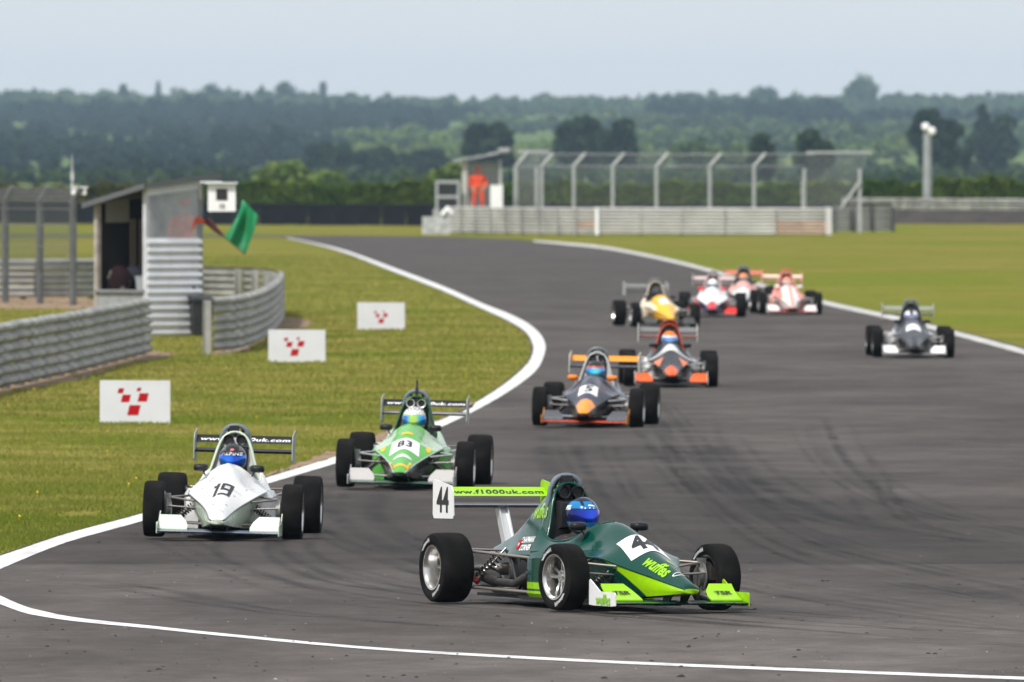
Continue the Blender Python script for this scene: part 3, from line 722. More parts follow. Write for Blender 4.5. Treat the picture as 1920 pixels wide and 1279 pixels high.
def stand(pose, scale=1.0):
    """Standing figure, feet at z=0, facing -y. pose: joint overrides."""
    J = {'pelvis': ((0, 0, .95), .15), 'waist': ((0, 0, 1.08), .14), 'chest': ((0, .0, 1.30), (.175, .13)), 'neckb': ((0, .01, 1.47), .075), 'neck': ((0, 0, 1.54), .055), 'head': ((0, -.015, 1.63), (.078, .09)), 'crown': ((0, -.01, 1.73), (.07, .08)),
         'nose': ((0, -.105, 1.625), .016),
         'shl': ((.19, 0, 1.42), .075), 'ell': ((.26, .02, 1.14), .055), 'wrl': ((.24, -.06, .90), .04),
         'shr': ((-.19, 0, 1.42), .075), 'elr': ((-.26, .02, 1.14), .055), 'wrr': ((-.24, -.06, .90), .04),
         'hil': ((.10, 0, .88), .105), 'knl': ((.12, -.02, .50), .075), 'anl': ((.13, .02, .10), .055), 'tol': ((.15, -.14, .04), .045),
         'hir': ((-.10, 0, .88), .105), 'knr': ((-.12, -.02, .50), .075), 'anr': ((-.13, .02, .10), .055), 'tor': ((-.15, -.14, .04), .045)}
    for k, v in pose.items(): J[k] = (v, J[k][1])
    E = [('pelvis', 'waist'), ('waist', 'chest'), ('chest', 'neckb'), ('neckb', 'neck'), ('neck', 'head'), ('head', 'crown'), ('head', 'nose'), ('chest', 'shl'), ('shl', 'ell'), ('ell', 'wrl'), ('chest', 'shr'), ('shr', 'elr'), ('elr', 'wrr'),
         ('pelvis', 'hil'), ('hil', 'knl'), ('knl', 'anl'), ('anl', 'tol'), ('pelvis', 'hir'), ('hir', 'knr'), ('knr', 'anr'), ('anr', 'tor')]
    for sd_, s in (('l', 1), ('r', -1)):
        wv = Vector(J['wr'+sd_][0]); d = wv-Vector(J['el'+sd_][0]); hand(J, E, 'wr'+sd_, wv, d, s, (-s*.7, -.5, .1))
    return J, E
M_skin = mat('skin', (.42, .24, .17), .55); M_orange = mat('orange_overall', (.86, .095, .015), .75, var=.18, vscale=5, c2=(.62, .05, .012), c2scale=4)
M_boot = mat('boot', (.02, .02, .02), .6); M_hivis = mat('reflective_tape', (.75, .76, .72), .4)
def marshal(label, loc, rz, pose, sc=1.0, wide=1.0):
    J, E = stand(pose); hands = [Vector(J['wrl'][0]), Vector(J['wrr'][0])]
    def pick(c):
        if c.z < .11: return 2
        if c.z > 1.52 and c.z < 1.72: return 1
        if min((c-h).length for h in hands) < .19 and c.z > .4:
            h = min(hands, key=lambda q: (c-q).length); el = Vector(J['ell'][0]) if h is hands[0] else Vector(J['elr'][0])
            return 1 if (c-h).dot(h-el) > .002 else 0
        return 0
    me = skin_body('person', J, E, [M_orange, M_skin, M_boot], pick)
    o = bpy.data.objects.new('person', me); col.objects.link(o); o.location = loc; o.rotation_euler = (0, 0, rz); o.scale = (1.12*sc*wide, 1.12*sc, sc)
    mb = MB(); hc = Vector(J['crown'][0]); mb.lathe([(.0, .085), (.05, .075), (.09, .03), (.102, -.03), (.104, -.06)], hc, 2, 16)
    mb.add([hc+Vector(v) for v in [(-.07, -.08, -.045), (.07, -.08, -.045), (.05, -.17, -.06), (-.05, -.17, -.06)]], [(0, 1, 2, 3)]); mb.build('cap', M_orange, o, smooth=50)
    mb = MB()
    for (x, y, z) in ((0, -.05, 1.0),): pass
    for s in (-1, 1): mb.lathe([(.009, 0), (.0, .004)], (s*.03, -.098, 1.655), 1, 8)
    mb.box((0, -.099, 1.585), (.045, .008, .009)); mb.build('face_features', mat('dark_features', (.06, .03, .025), .6), o)
    return tag(o, label, 'person', 'track marshals')

# ---- far marshal post
d_ = P(900, 438).y+4
rt_ = empty('marshal_post', (PD(905, d_), d_, 0)); X = lambda px: PD(px, d_)-PD(905, d_)
PLZ = 1.25
mb = MB(); mb.box(((X(812)+X(946))/2, .3, PLZ/2-.02), (X(946)-X(812), 1.9, PLZ-.05)); mb.build('platform', mat('concrete_grey', (.34, .34, .33), .8, var=.15, vscale=1), rt_)
for px, y in ((871, -.5), (938, -.5), (871, 1.0), (938, 1.0)):
    mb = MB(); mb.box((X(px), y, (PLZ+ZD(300, d_))/2), (.26 if px < 900 else .14, .12, ZD(300, d_)-PLZ)); mb.build('post', mat('post_beige', (.46, .45, .41), .6) if px < 900 else M_postfar, rt_)
mb = MB(); z1, z2 = ZD(304, d_), ZD(286, d_)
mb.prism([(X(850), -.9, z1), (X(956), -.9, z2), (X(956), -.9, z2+.11), (X(850), -.9, z1+.11)], (0, 2.3, 0)); mb.build('roof', mat('roof_grey', (.33, .34, .35), .5, .2, var=.2), rt_)
mb = MB(); mb.box((X(945), -1.0, ZD(281, d_)), (.55, .2, .2)); mb.tube([(X(955), -1, ZD(283, d_)), (X(915), -1, ZD(290, d_))], .05, 6); mb.build('roof_light', M_postfar, rt_)
mb = MB(); mb.box((X(905), 1.1, (PLZ+z1)/2), (X(938)-X(871), .05, z1-PLZ)); mb.build('back_wall', mat('post_pane', (.42, .43, .43), .4, trans=.6), rt_)
mb = MB(); mb.box((X(931), -.62, (ZD(347, d_)+PLZ)/2), (.62, .05, ZD(347, d_)-PLZ)); mb.build('white_panel', M_white, rt_)
tag(rt_, 'open marshal post with sloping roof at the far bend', 'hut')
marshal('marshal in orange overalls standing in the far open post', (PD(896, d_), d_-.3, PLZ), R(12), {'ell': (.27, .05, 1.15), 'wrl': (.22, -.1, .92), 'anl': (.15, .0, .10), 'tol': (.19, -.15, .04), 'knl': (.14, -.04, .5)}, 1.10, 1.25)
# board stand and cabinet beside it
rt_ = empty('board_stand', (PD(838, d_), d_-1.0, 0)); X = lambda px: PD(px, d_)-PD(838, d_); Zt = ZD(341, d_)
for px in (819, 860):
    mb = MB(); mb.box((X(px), 0, Zt/2), (.12, .08, Zt)); mb.build('leg', M_postfar, rt_)
for zt_ in (341, 369):
    mb = MB(); mb.box((X(839.5), .0, ZD(zt_, d_)), (1.16, .06, .14)); mb.build('cross_bar', M_postfar, rt_)
for a, b in ((345, 366), (372, 392)):
    mb = MB(); mb.box((X(839.5), .03, (ZD(a, d_)+ZD(b, d_))/2), (.98, .03, ZD(a, d_)-ZD(b, d_))); mb.build('board', M_black, rt_)
tag(rt_, 'stand with two black boards left of the far marshal', 'board stand')
rt_ = empty('control_cabinet', (PD(818, P(0, 439).y), P(0, 439).y, 0)); mb = MB(); mb.box((0, .3, .42), (1.35, .5, .84)); mb.build('cabinet_body', mat('cabinet_grey', (.52, .52, .51), .6, var=.3, vscale=3), rt_)
mb = MB(); mb.box((-.33, .04, .45), (.55, .03, .7)); mb.box((.36, .04, .45), (.5, .03, .7)); mb.build('door', mat('cabinet_door', (.40, .41, .41), .5, var=.4, vscale=4), rt_)
mb = MB(); mb.tube([(.3, .0, .9), (.55, 0, 1.25), (.75, 0, 1.0)], .13, 8); mb.build('hose', M_white, rt_, smooth=50); tag(rt_, 'low grey cabinet with white hose at the left end of the far barrier', 'cabinet')

# ---- near marshal hut: square plan seen corner-on
hb = P(275, 632); hd = hb.y; s_h = F/hd
hut = empty('marshal_hut', (hb.x, hb.y, 0)); hut.rotation_euler = (0, 0, R(45))
A = 1.47     # side length; local x runs along the right-hand face, local y along the left-hand (open) face
ztop = 3.05; M_hut_w = mat('hut_white', (.62, .63, .66), .5, var=.08, vscale=3, c2=(.52, .53, .54), c2scale=1.7, c2pos=(.55, .75)); M_hut_g = mat('hut_grey', (.20, .205, .21), .7, var=.2, vscale=2)
zr = lambda x, y: 2.93+.10*x-.22*y          # roof underside
hole = ZD(447, hd)
nb = 12; bh = hole/nb
bm_ = MB()
for k in range(nb):
    mb = MB(); z = k*bh; mb.add([(0, .0, z+.002), (A, 0, z+.002), (A, -.045, z+bh*.45), (0, -.045, z+bh*.45), (0, -.012, z+bh), (A, -.012, z+bh), (0, .03, z+.002), (A, .03, z+.002), (0, .03, z+bh), (A, .03, z+bh)],
        [(0, 1, 2, 3), (3, 2, 5, 4), (6, 7, 1, 0), (4, 5, 9, 8), (6, 8, 9, 7), (0, 3, 4, 8, 6), (1, 7, 9, 5, 2)]); mb.build('siding_board', M_hut_w, hut)
mb = MB(); mb.add([(.04, .0, hole), (A-.04, 0, hole), (A-.04, 0, zr(A, 0)-.16), (.04, 0, zr(0, 0)-.16)], [(0, 1, 2, 3)]); mb.build('window_pane', mat('dirty_polycarbonate', (.58, .60, .64), .35, trans=.52, var=.25, vscale=2.2), hut)
mb = MB(); mb.add([(.0, -.004, zr(0, 0)-.18), (A, -.004, zr(A, 0)-.18), (A, -.004, zr(A, 0)-.01), (0, -.004, zr(0, 0)-.01), (.0, .04, zr(0, 0)-.18), (A, .04, zr(A, 0)-.18), (A, .04, zr(A, 0)-.01), (0, .04, zr(0, 0)-.01)], [(0, 1, 2, 3), (7, 6, 5, 4), (4, 5, 1, 0), (3, 2, 6, 7), (0, 3, 7, 4), (1, 5, 6, 2)]); mb.build('head_beam', M_hut_w, hut)
for (x, y, wx, mm) in ((.03, .05, .09, mat('post_pale', (.50, .51, .53), .6, var=.2, vscale=3)), (A-.02, .03, .10, M_hut_g), (.03, A-.04, .10, mat('weathered_timber', (.34, .30, .26), .8, var=.3)), (A-.04, A-.04, .10, M_hut_g)):
    mb = MB(); mb.box((x, y, zr(x, y)/2), (wx, wx, zr(x, y)-.01)); mb.build('corner_post', mm, hut)
sill = ZD(548, hd)
mb = MB(); mb.box((.02, A/2, sill/2), (.05, A-.12, sill)); mb.build('lower_panel', mat('panel_grey', (.27, .275, .28), .6, var=.15), hut)
mb = MB(); mb.box((.0, A/2, sill+.02), (.14, A-.1, .05)); mb.build('sill', M_hut_g, hut)
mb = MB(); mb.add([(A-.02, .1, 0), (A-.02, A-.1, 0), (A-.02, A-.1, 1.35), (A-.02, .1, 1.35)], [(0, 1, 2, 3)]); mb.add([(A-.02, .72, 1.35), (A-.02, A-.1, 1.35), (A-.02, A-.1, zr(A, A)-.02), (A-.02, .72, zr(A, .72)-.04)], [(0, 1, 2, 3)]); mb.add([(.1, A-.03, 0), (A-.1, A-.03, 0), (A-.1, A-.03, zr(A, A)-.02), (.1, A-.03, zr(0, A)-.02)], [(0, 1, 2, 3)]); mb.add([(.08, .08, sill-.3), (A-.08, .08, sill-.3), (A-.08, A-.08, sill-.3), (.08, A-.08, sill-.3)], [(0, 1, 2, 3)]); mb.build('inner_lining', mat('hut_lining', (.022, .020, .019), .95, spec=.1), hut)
o_ = .34
mb = MB(); cs = [(-o_*.6, -o_*.5), (A+o_*1.1, -o_*.5), (A+o_*1.1, A+o_*.4), (-o_*.6, A+o_*.4)]
mb.prism([(x, y, zr(x, y)+.0) for x, y in cs], (0, 0, .05))
mb.build('roof', mat('felt_roof', (.07, .072, .075), .85, var=.25, vscale=2), hut)
mb = MB()
for (x0, y0, x1, y1) in ((cs[0][0], cs[0][1], cs[1][0], cs[1][1]), (cs[0][0], cs[0][1], cs[3][0], cs[3][1])):
    for q in (0,):
        dx, dy = (0, -.02) if y0 == y1 else (-.02, 0)
        mb.add([(x0+dx, y0+dy, zr(x0, y0)-.05), (x1+dx, y1+dy, zr(x1, y1)-.05), (x1+dx, y1+dy, zr(x1, y1)+.055), (x0+dx, y0+dy, zr(x0, y0)+.055)], [(0, 1, 2, 3)])
mb.build('fascia', mat('fascia_grey', (.10, .105, .11), .7), hut)
mb = MB(); mb.box((.55, A-.06, 2.48), (.62, .02, .5)); mb.build('notice_board', mat('notice_card', (.24, .23, .19), .8), hut)
for (y, x) in ((1.30, .82), (1.31, 1.07), (1.29, .90)):
    mb = MB(); mb.box((x, y, 1.6), (.03, .03, 1.4)); mb.build('flag_stick', mat('bare_wood', (.22, .18, .13), .8), hut)
tag(hut, 'white boarded marshal hut with sloping roof beside the wheelie bin', 'hut')
# clutter in the hut
def jac(loc, m, nm, label, cat):
    mb = MB(); rings = []
    for k, (z, rx, ry) in enumerate(((0, .20, .15), (.12, .25, .18), (.3, .24, .16), (.46, .16, .12), (.52, .06, .05))):
        rings.append([(rx*math.cos(a)*(1+.15*math.sin(3*a+k)), ry*math.sin(a)*(1+.12*math.cos(2*a+k)), z) for a in np.linspace(0, 2*math.pi, 15)[:-1]])
    mb.loft(rings, True, True); o = mb.build(nm, m, None, smooth=60); o.location = loc; return tag(o, label, cat)
hm = Matrix.Rotation(R(45), 4, 'Z'); hw = lambda x, y, z: Vector((hb.x, hb.y, 0))+(hm @ Vector((x, y, z)))
jac(hw(.42, 1.22, .86), mat('dark_red_cloth', (.020, .010, .012), .95, c2=(.22, .20, .17), c2scale=4, c2pos=(.60, .64), spec=.1), 'kit_bag', 'dark red kit bag inside the marshal hut', 'bag')
jac(hw(.80, 1.20, .86), mat('navy_cloth', (.012, .014, .022), .9), 'kit_bag', 'dark navy kit bag inside the marshal hut', 'bag')
mb = MB(); mb.lathe([(0, 0), (.11, 0), (.14, .3), (.15, .3), (.148, .32), (.13, .31), (.10, .02)], (0, 0, 0), 2, 18); bo = mb.build('bucket', mat('bucket_grey', (.35, .36, .38), .5), None, smooth=40); bo.location = hw(.55, .70, .86); tag(bo, 'small grey bucket inside the open hut', 'bucket')

# marshal behind the pane, arm out to the right with the green flag
mloc = hw(1.22, .20, .90); floor_z = mloc.z
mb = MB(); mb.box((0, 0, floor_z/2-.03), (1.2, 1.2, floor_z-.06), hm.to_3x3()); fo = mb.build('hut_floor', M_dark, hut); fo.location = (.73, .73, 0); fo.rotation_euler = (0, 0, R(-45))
fh = Vector((PD(387, hd), hd+1.2, ZD(418, hd)))       # flag hand
rel = fh-mloc
mz = 1.0
pose = {'shl': (.19, -.02, 1.40), 'ell': (rel.x*.45+.09, rel.y*.45-.03, (rel.z+1.36)/2), 'wrl': (rel.x/1.12-.08, rel.y/1.12, rel.z+.02), 'wrr': (-.2, -.16, 1.0), 'elr': (-.27, .02, 1.15)}
marshal('marshal in orange behind the hut window, arm out with the green flag', mloc, 0, pose)
fl = empty('signal_flag', fh); tip = Vector((PD(458, hd), hd+1.1, ZD(478, hd)))-fh
mb = MB(); mb.tube([(-.12, .02, .09), (0, 0, 0), tip*.45, tip], .011, 7); mb.build('stick', mat('flag_stick_wood', (.10, .03, .03), .6), fl, smooth=40)
mb = MB(); mb.tube([(-.06, .0, .06), (.06, -.01, -.03), tip*.25, tip*.42], [.06, .065, .05, .02], 9); mb.build('grip_wrap', mat('maroon_cloth', (.075, .006, .010), .85), fl, smooth=50)
mb = MB(); pA, pB = Vector((PD(419, hd), hd+1.15, ZD(444, hd)))-fh, tip; pC, pD = Vector((PD(483, hd), hd+1.2, ZD(405, hd)))-fh, Vector((PD(452, hd), hd+1.3, ZD(374, hd)))-fh
nu, nv = 16, 14; vs = []
for i in range(nv+1):
    for j in range(nu+1):
        u, v = j/nu, i/nv; p = (pA*(1-u)+pB*u)*(1-v)+(pD*(1-u)+pC*u)*v
        p = p+Vector((.06*math.sin(v*3.1)*(1-u*.6), -.10*math.sin(u*5+v*4)-.05*math.sin(u*9), .03*math.sin(v*3.14)*u)); vs.append(p)
mb.add(vs, [(i*(nu+1)+j, i*(nu+1)+j+1, (i+1)*(nu+1)+j+1, (i+1)*(nu+1)+j) for i in range(nv) for j in range(nu)])
mb.build('cloth', mat('green_flag_cloth', (.004, .17, .055), .65, c2=(.006, .22, .08), c2scale=3), fl, smooth=80); tag(fl, 'green flag held out from the hut by the marshal', 'flag')

# light panel on a bracket
lp = empty('light_panel', (PD(417, hd), hd-.6, ZD(398, hd))); Wp, Hp = .56, .56
mb = MB(); mb.box((0, .06, Hp/2), (Wp*.96, .10, Hp*.94)); mb.build('panel_body', M_white, lp)
mb = MB(); mb.box((0, .03, Hp+.01), (Wp+.06, .24, .035)); mb.box((-.27, .02, Hp+.005), (.10, .05, .05)); mb.build('hood', mat('hood_grey', (.55, .56, .57), .5), lp)
mb = MB(); mb.box((.0, .005, Hp*.62), (.22, .012, .22)); mb.build('screen', M_dark, lp)
t = onto(text_mb('12', .12, .004), (.0, .006, .115), (1, 0, 0), (0, 0, 1), None, .006); t.build('number', M_black, lp)
mb = MB(); mb.tube([(-.42, .12, Hp+.02), (0, .10, Hp+.02)], .025, 8); mb.tube([(-.42, .12, Hp+.02), (-.42, .3, Hp-.3)], .025, 8); mb.build('bracket', M_postfar, lp); tag(lp, 'white square light panel with dark screen numbered 12 beside the hut', 'light panel')

# wheelie bin
bp_ = P(375, 631); wb_ = empty('wheelie_bin', (bp_.x, bp_.y-.1, 0), R(20)); M_bin = mat('bin_black', (.028, .03, .034), .5, var=.3, vscale=4)
mb = MB(); mb.loft([[(-.18, -.16, .06), (.18, -.16, .06), (.18, .2, .06), (-.18, .2, .06)], [(-.22, -.22, .70), (.22, -.22, .70), (.22, .22, .70), (-.22, .22, .70)]], True, True); mb.build('bin_body', M_bin, wb_)
mb = MB(); mb.prism([(-.25, -.26, .71), (-.25, .25, .71), (-.25, .27, .78), (-.25, -.1, .81), (-.25, -.25, .76)], (.5, 0, 0)); mb.build('lid', M_bin, wb_)
for s in (-1, 1):
    mb = MB(); mb.lathe([(0, -.025), (.09, -.025), (.10, -.01), (.10, .01), (.09, .025), (0, .025)], (s*.2, .2, .1), 0, 14); mb.build('wheel', M_black, wb_, smooth=40)
mb = MB(); mb.tube([(-.18, .31, .74), (.18, .31, .74)], .016, 6); mb.tube([(-.18, .31, .74), (-.18, .24, .72)], .016, 6); mb.tube([(.18, .31, .74), (.18, .24, .72)], .016, 6); mb.build('handle', M_bin, wb_); tag(wb_, 'black wheelie bin between hut and curved barrier', 'bin')

# ---- sponsor boards on the grass: white panel with the red chequer emblem
M_board = mat('board_white', (.62, .62, .65), .4, var=.04, vscale=3); M_red = mat('board_red', (.40, .002, .007), .55, spec=.2)
def adboard(label, x0, x1, yt, yb, logo=1.0, lx=.46, ly=.5):
    b = P((x0+x1)/2, yb); W = (x1-x0)/F*b.y; Hh = (yb-yt)/F*b.y; ro = empty('advertising_board', (b.x, b.y, 0))
    mb = MB(); mb.prism([(-W/2, 0, .0), (W/2, 0, -.02), (W/2, .0, Hh-.005), (-W/2, 0, Hh)], (0, .03, 0)); mb.build('panel', M_board, ro)
    for s in (-1, 1):
        mb = MB(); mb.tube([(s*W*.36, .05, Hh*.9), (s*W*.36, .35, 0)], .012, 6); mb.build('prop', M_post, ro)
    u = .083*logo; cx, cz = (lx-.5)*W, Hh*ly
    def para(x, z, k): return [(cx+(x-k*.5)*u-.22*u*k*.5, -.003, cz+(z-k*.45)*u), (cx+(x+k*.5)*u-.22*u*k*.5, -.003, cz+(z-k*.45)*u), (cx+(x+k*.5)*u+.22*u*k*.5, -.003, cz+(z+k*.45)*u), (cx+(x-k*.5)*u+.22*u*k*.5, -.003, cz+(z+k*.45)*u)]
    for (x, z, k) in ((0.05, -1.75, 1.75), (1.5, .25, 1.45), (-1.2, .1, 1.3), (.85, 1.5, .6), (-2.0, 1.3, .85)):
        mb = MB(); mb.add(para(x, z, k), [(0, 1, 2, 3)]); mb.build('emblem_square', M_red, ro)
    return tag(ro, label, 'sign board', 'white boards with red chequer emblem')
adboard('largest white board with red chequers, on the grass above the white car', 187, 319, 713, 793, 1.0, .48, .56)
adboard('middle white board with red chequers, beside the curved barrier', 503, 610, 618, 678, .88, .46, .52)
adboard('smallest white board with red chequers, farthest of the three', 670, 759, 567, 618, .70, .50, .50)
# ------------------------------------------------------------------ trees and woods
def crown(n, rx, rz, zc, leaf, seed, nclump=14, shape='round'):
    g = np.random.default_rng(seed); cs = []
    for i in range(nclump):
        v = g.normal(size=3); v /= np.linalg.norm(v); r = g.random()**.4*.72
        c = v*r*np.array([rx, rx, rz])
        if shape == 'cone': f = (c[2]+rz)/(2*rz); c[:2] *= (1.15-f)
        cs.append((c, (.32+.22*g.random())*min(rx, rz)*(1.0 if shape != 'cone' else 1.1-.75*(c[2]+rz)/(2*rz))))
    per = n//nclump; C = []
    for c, r in cs:
        v = g.normal(size=(per, 3)); v /= np.linalg.norm(v, axis=1)[:, None]; rr = r*(.72+.33*g.random(per))
        C.append(c+v*rr[:, None]*np.array([1.1, 1.1, .85]))
    C = np.concatenate(C); C[:, 2] += zc
    return quads(C, leaf*(.6+.8*g.random(len(C))), seed+1, .2)
M_bark = mat('bark', (.06, .05, .04), .9)
LEAF = {'deep': foliage_mat('leaf_deep', (.013, .030, .013), (.036, .062, .022), .14), 'dark': foliage_mat('leaf_dark', (.007, .018, .010), (.020, .040, .015), .12), 'mid': foliage_mat('leaf_mid', (.032, .062, .018), (.07, .11, .03), .12),
        'light': foliage_mat('leaf_light', (.10, .16, .035), (.17, .22, .06), .3), 'pale': foliage_mat('leaf_pale', (.055, .095, .03), (.115, .155, .050), .1)}
def tree(label, px, ytop, wpx, d, kind, shape='round', n=1800, base=None, group='trees beyond the circuit', name='tree', yg=None):
    z0 = zg(d); ht = ZD(ytop, d)-z0; wd = wpx/F*d; ro = empty(name, (PD(px, d), d, z0)); seed = int(px*7+d)
    cb = ht*(.12 if shape != 'cone' else .08)
    rz = (ht-cb)/2
    leaf = max(.12, .075*wd**.5*2) if wd > 3 else .12
    V, Q = crown(int(n*1.5), wd/2*.92, rz*.95, cb+rz, leaf, seed, 30 if shape != 'cone' else 30, shape); np_mesh('crown', V, Q, LEAF[kind], ro)
    mb = MB(); r = max(.12, ht*.022); mb.tube([(0, 0, -.1), (.02*ht, 0, ht*.3), (0, .01*ht, ht*.75)], [r*1.3, r, r*.3], 8)
    for k in range(5):
        a = k*1.3+seed; z = ht*(.28+.09*k); mb.tube([(0, 0, z), (math.cos(a)*wd*.2, math.sin(a)*wd*.2, z+ht*.1), (math.cos(a)*wd*.33, math.sin(a)*wd*.33, z+ht*.17)], [r*.5, r*.32, r*.1], 6)
    mb.build('trunk', M_bark, ro, smooth=60); return tag(ro, label, 'tree', group)
tree('tall dark poplar right behind the lamp mast', 1735, 182, 72, 2400, 'deep', 'tall', 3200)
tree('dark broad poplar touching the lamp mast on its right', 1772, 205, 74, 2420, 'deep', 'tall', 2600)
tree('narrow dark tree right of the poplars by the lamp mast', 1812, 252, 34, 2380, 'deep', 'tall', 1500)
tree('dark pointed conifer at the far right', 1842, 172, 62, 3100, 'deep', 'cone', 2200)
tree('broad dark tree at the far right beside the conifer', 1868, 205, 100, 3000, 'deep', n=3000)
tree('small round dark tree above the fence, left of its larger twin', 1432, 242, 54, 1900, 'deep', n=1800)
tree('round dark tree above the right end of the far fence', 1527, 233, 84, 1900, 'deep', n=2400)
tree('dark broad tree above the middle of the fence posts, left of the pair', 1092, 212, 112, 2500, 'deep', n=3000)
tree('dark broad tree above the middle of the fence posts, right of the pair', 1158, 218, 92, 2480, 'deep', n=2600)
tree('dark round tree above the marshal post roof', 918, 216, 108, 2500, 'deep', n=3000)
tree('dark spreading tree above the light green bush at centre left', 612, 265, 130, 2900, 'deep', n=3000)
tree('dark spreading tree left of the marshal post', 715, 272, 130, 2950, 'deep', n=3000)
tree('dark tree behind the marshal post, low and wide', 800, 278, 120, 3000, 'deep', n=2600)
tree('light green bush above the hedge, left of its smaller neighbour', 535, 301, 118, 1180, 'light', n=2600, name='bush', group='light green bushes')
tree('smaller light green bush above the hedge at centre left', 622, 316, 84, 1190, 'light', n=2000, name='bush', group='light green bushes')
tree('light green bush left of the marshal post', 838, 307, 84, 1120, 'light', n=2000, name='bush', group='light green bushes')
tree('light green tree above the fence posts', 1302, 258, 120, 2700, 'pale', n=2400)
tree('pale green tree between the two small round dark trees', 1375, 268, 70, 2750, 'pale', n=1800)
tree('large pale round tree standing above the ridge at right', 1618, 139, 78, 7800, 'pale', n=2200)
for px, yt, wp, lab, sh in ((232, 145, 22, 'narrow tree on the skyline left of the cypress shaped one', 'tall'), (297, 138, 19, 'cypress shaped tree on the skyline at left', 'cone'), (606, 142, 17, 'lone narrow tree on the skyline at centre left', 'tall'), (490, 144, 22, 'slim tree on the skyline above the light green bush', 'cone'), (400, 150, 46, 'broad tree on the skyline above the hut roof', 'round'), (535, 149, 48, 'broad tree on the skyline left of the lone narrow tree', 'round'), (1437, 156, 60, 'broad tree on the skyline left of the large pale one', 'round'), (1290, 165, 60, 'broad low tree on the skyline at centre right', 'round')):
    tree(lab, px, yt, wp, 7700, 'mid', sh, n=900, group='skyline trees')

def wood(label, rows_, kind, seed, leaf=.9, nleaf=230, yj=7, wd=(8, 14)):
    """A far wood read as one mass: rows of trees between photo columns, tops near a row, merged."""
    g = np.random.default_rng(seed); VV, QQ = [], []; o = 0
    for (x0, x1, ytop, d) in rows_:
        x = x0
        while x < x1:
            f = (x-x0)/(x1-x0); w_ = g.uniform(*wd); dd = d*(1+g.uniform(-.02, .02)); z0 = zg(dd)
            yt = (ytop if not isinstance(ytop, tuple) else np.interp(f, np.linspace(0, 1, len(ytop)), ytop))+g.normal(0, yj*.6)
            ht = max(3., ZD(yt, dd)-z0); V, Q = crown(nleaf, w_*.55, ht*.5, ht*.5, leaf, int(g.integers(1e6)), 9, 'cone' if g.random() < .22 else 'round')
            VV.append(V+np.array([PD(x, dd), dd, z0])); QQ.append(Q+o); o += len(V); x += w_*.48*F/dd
    ob = np_mesh('woodland', np.concatenate(VV), np.concatenate(QQ), LEAF[kind]); return tag(ob, label, 'wood', kind='stuff')
wood('hazy wooded ridge along the skyline', [(-520, 2420, (167, 170, 168, 164, 168, 170, 178, 180, 176, 172, 176, 172, 168, 164, 166), 8000), (-520, 2420, (182, 180, 178, 176, 178, 184, 190, 192, 186, 184, 186, 182, 178, 176), 7600), (-520, 2420, 196, 7200)], 'pale', 11, 1.1, 200, 5)  # pale leaf colour carries part of the ridge's haze
wood('dark band of conifer wood below the ridge at left', [(-520, 900, (178, 186, 184, 180, 186, 190, 200), 6600), (-520, 860, (205, 200, 205, 196, 205, 214), 6200), (60, 840, (222, 212, 222, 225), 5700), (-520, 900, (190, 194, 192, 198), 6400), (-520, 700, (232, 226, 236), 5300)], 'dark', 12, .9, 230, 9)
wood('flat topped dark plantation below the ridge at right', [(1225, 1570, (182, 178, 184), 6400), (1240, 1560, (192, 190), 6200), (1440, 2420, (204, 200, 196), 6000)], 'dark', 13, .9, 230, 4)
wood('pale hazy woodland on the slope at right', [(880, 2420, (215, 210, 218, 222, 216, 212), 5600), (1240, 2420, (232, 236, 228, 232), 5000), (1180, 1720, (258, 250, 262, 248), 4300), (1260, 2420, (246, 250, 244, 240), 4600)], 'pale', 14, .9, 230, 9)
wood('dark tree belt behind the hut at left', [(-520, 500, (225, 240, 235, 250, 262), 4600), (-520, 470, (262, 250, 268, 262, 285), 3700), (-520, 480, (300, 292, 300, 296, 310), 3000), (440, 900, (312, 306, 310, 312), 2900), (-520, 560, (244, 240, 250, 246), 4200), (300, 900, (258, 262, 268), 4300), (300, 900, (238, 232, 245, 262, 268), 4700), (460, 900, (285, 278, 288, 290), 3900)], 'dark', 15, .75, 300, 9, (8, 14))
wood('sunlit light green trees on the slope left of centre', [(655, 885, (262, 250, 246, 258), 4100), (660, 880, (274, 266, 270), 3600), (640, 900, (236, 230, 236), 4900)], 'light', 21, .7, 260, 5)  # sun on this patch is put into the lighter leaf colour
wood('sunlit light green trees on the slope right of centre', [(1200, 1420, (268, 262, 272), 3700), (985, 1075, (262, 255), 3700), (1060, 1250, (240, 236), 4700), (1560, 1700, (262, 256), 4000)], 'light', 22, .7, 220, 6)  # sunlit look comes from the lighter leaf colour alone
wood('low hedgerow bushes in the fields behind the fence', [(-520, 2420, (318, 322, 316, 320, 322, 318, 322, 316), 2300), (960, 2420, (300, 296, 302, 298), 3300)], 'mid', 16, .35, 200, 5, (3, 5))
# ------------------------------------------------------------------ the racing cars
# car axes: +x forward, +y the driver's left, origin on the ground under the middle of the front axle
CACHE = {}
def cached(key, fn, smooth=None):
    if key not in CACHE:
        mb = fn(); CACHE[key] = (mb.mesh(key.split(':')[0], smooth), mb)
    return CACHE[key][0]
def cpart(root, name, key, fn, m, smooth=None): return place(name, cached(key, fn, smooth), m, root)

WB = -2.26; FY, RY = .62, .62; FRr, RRr = .2525, .2675; FW, RW = .19, .26

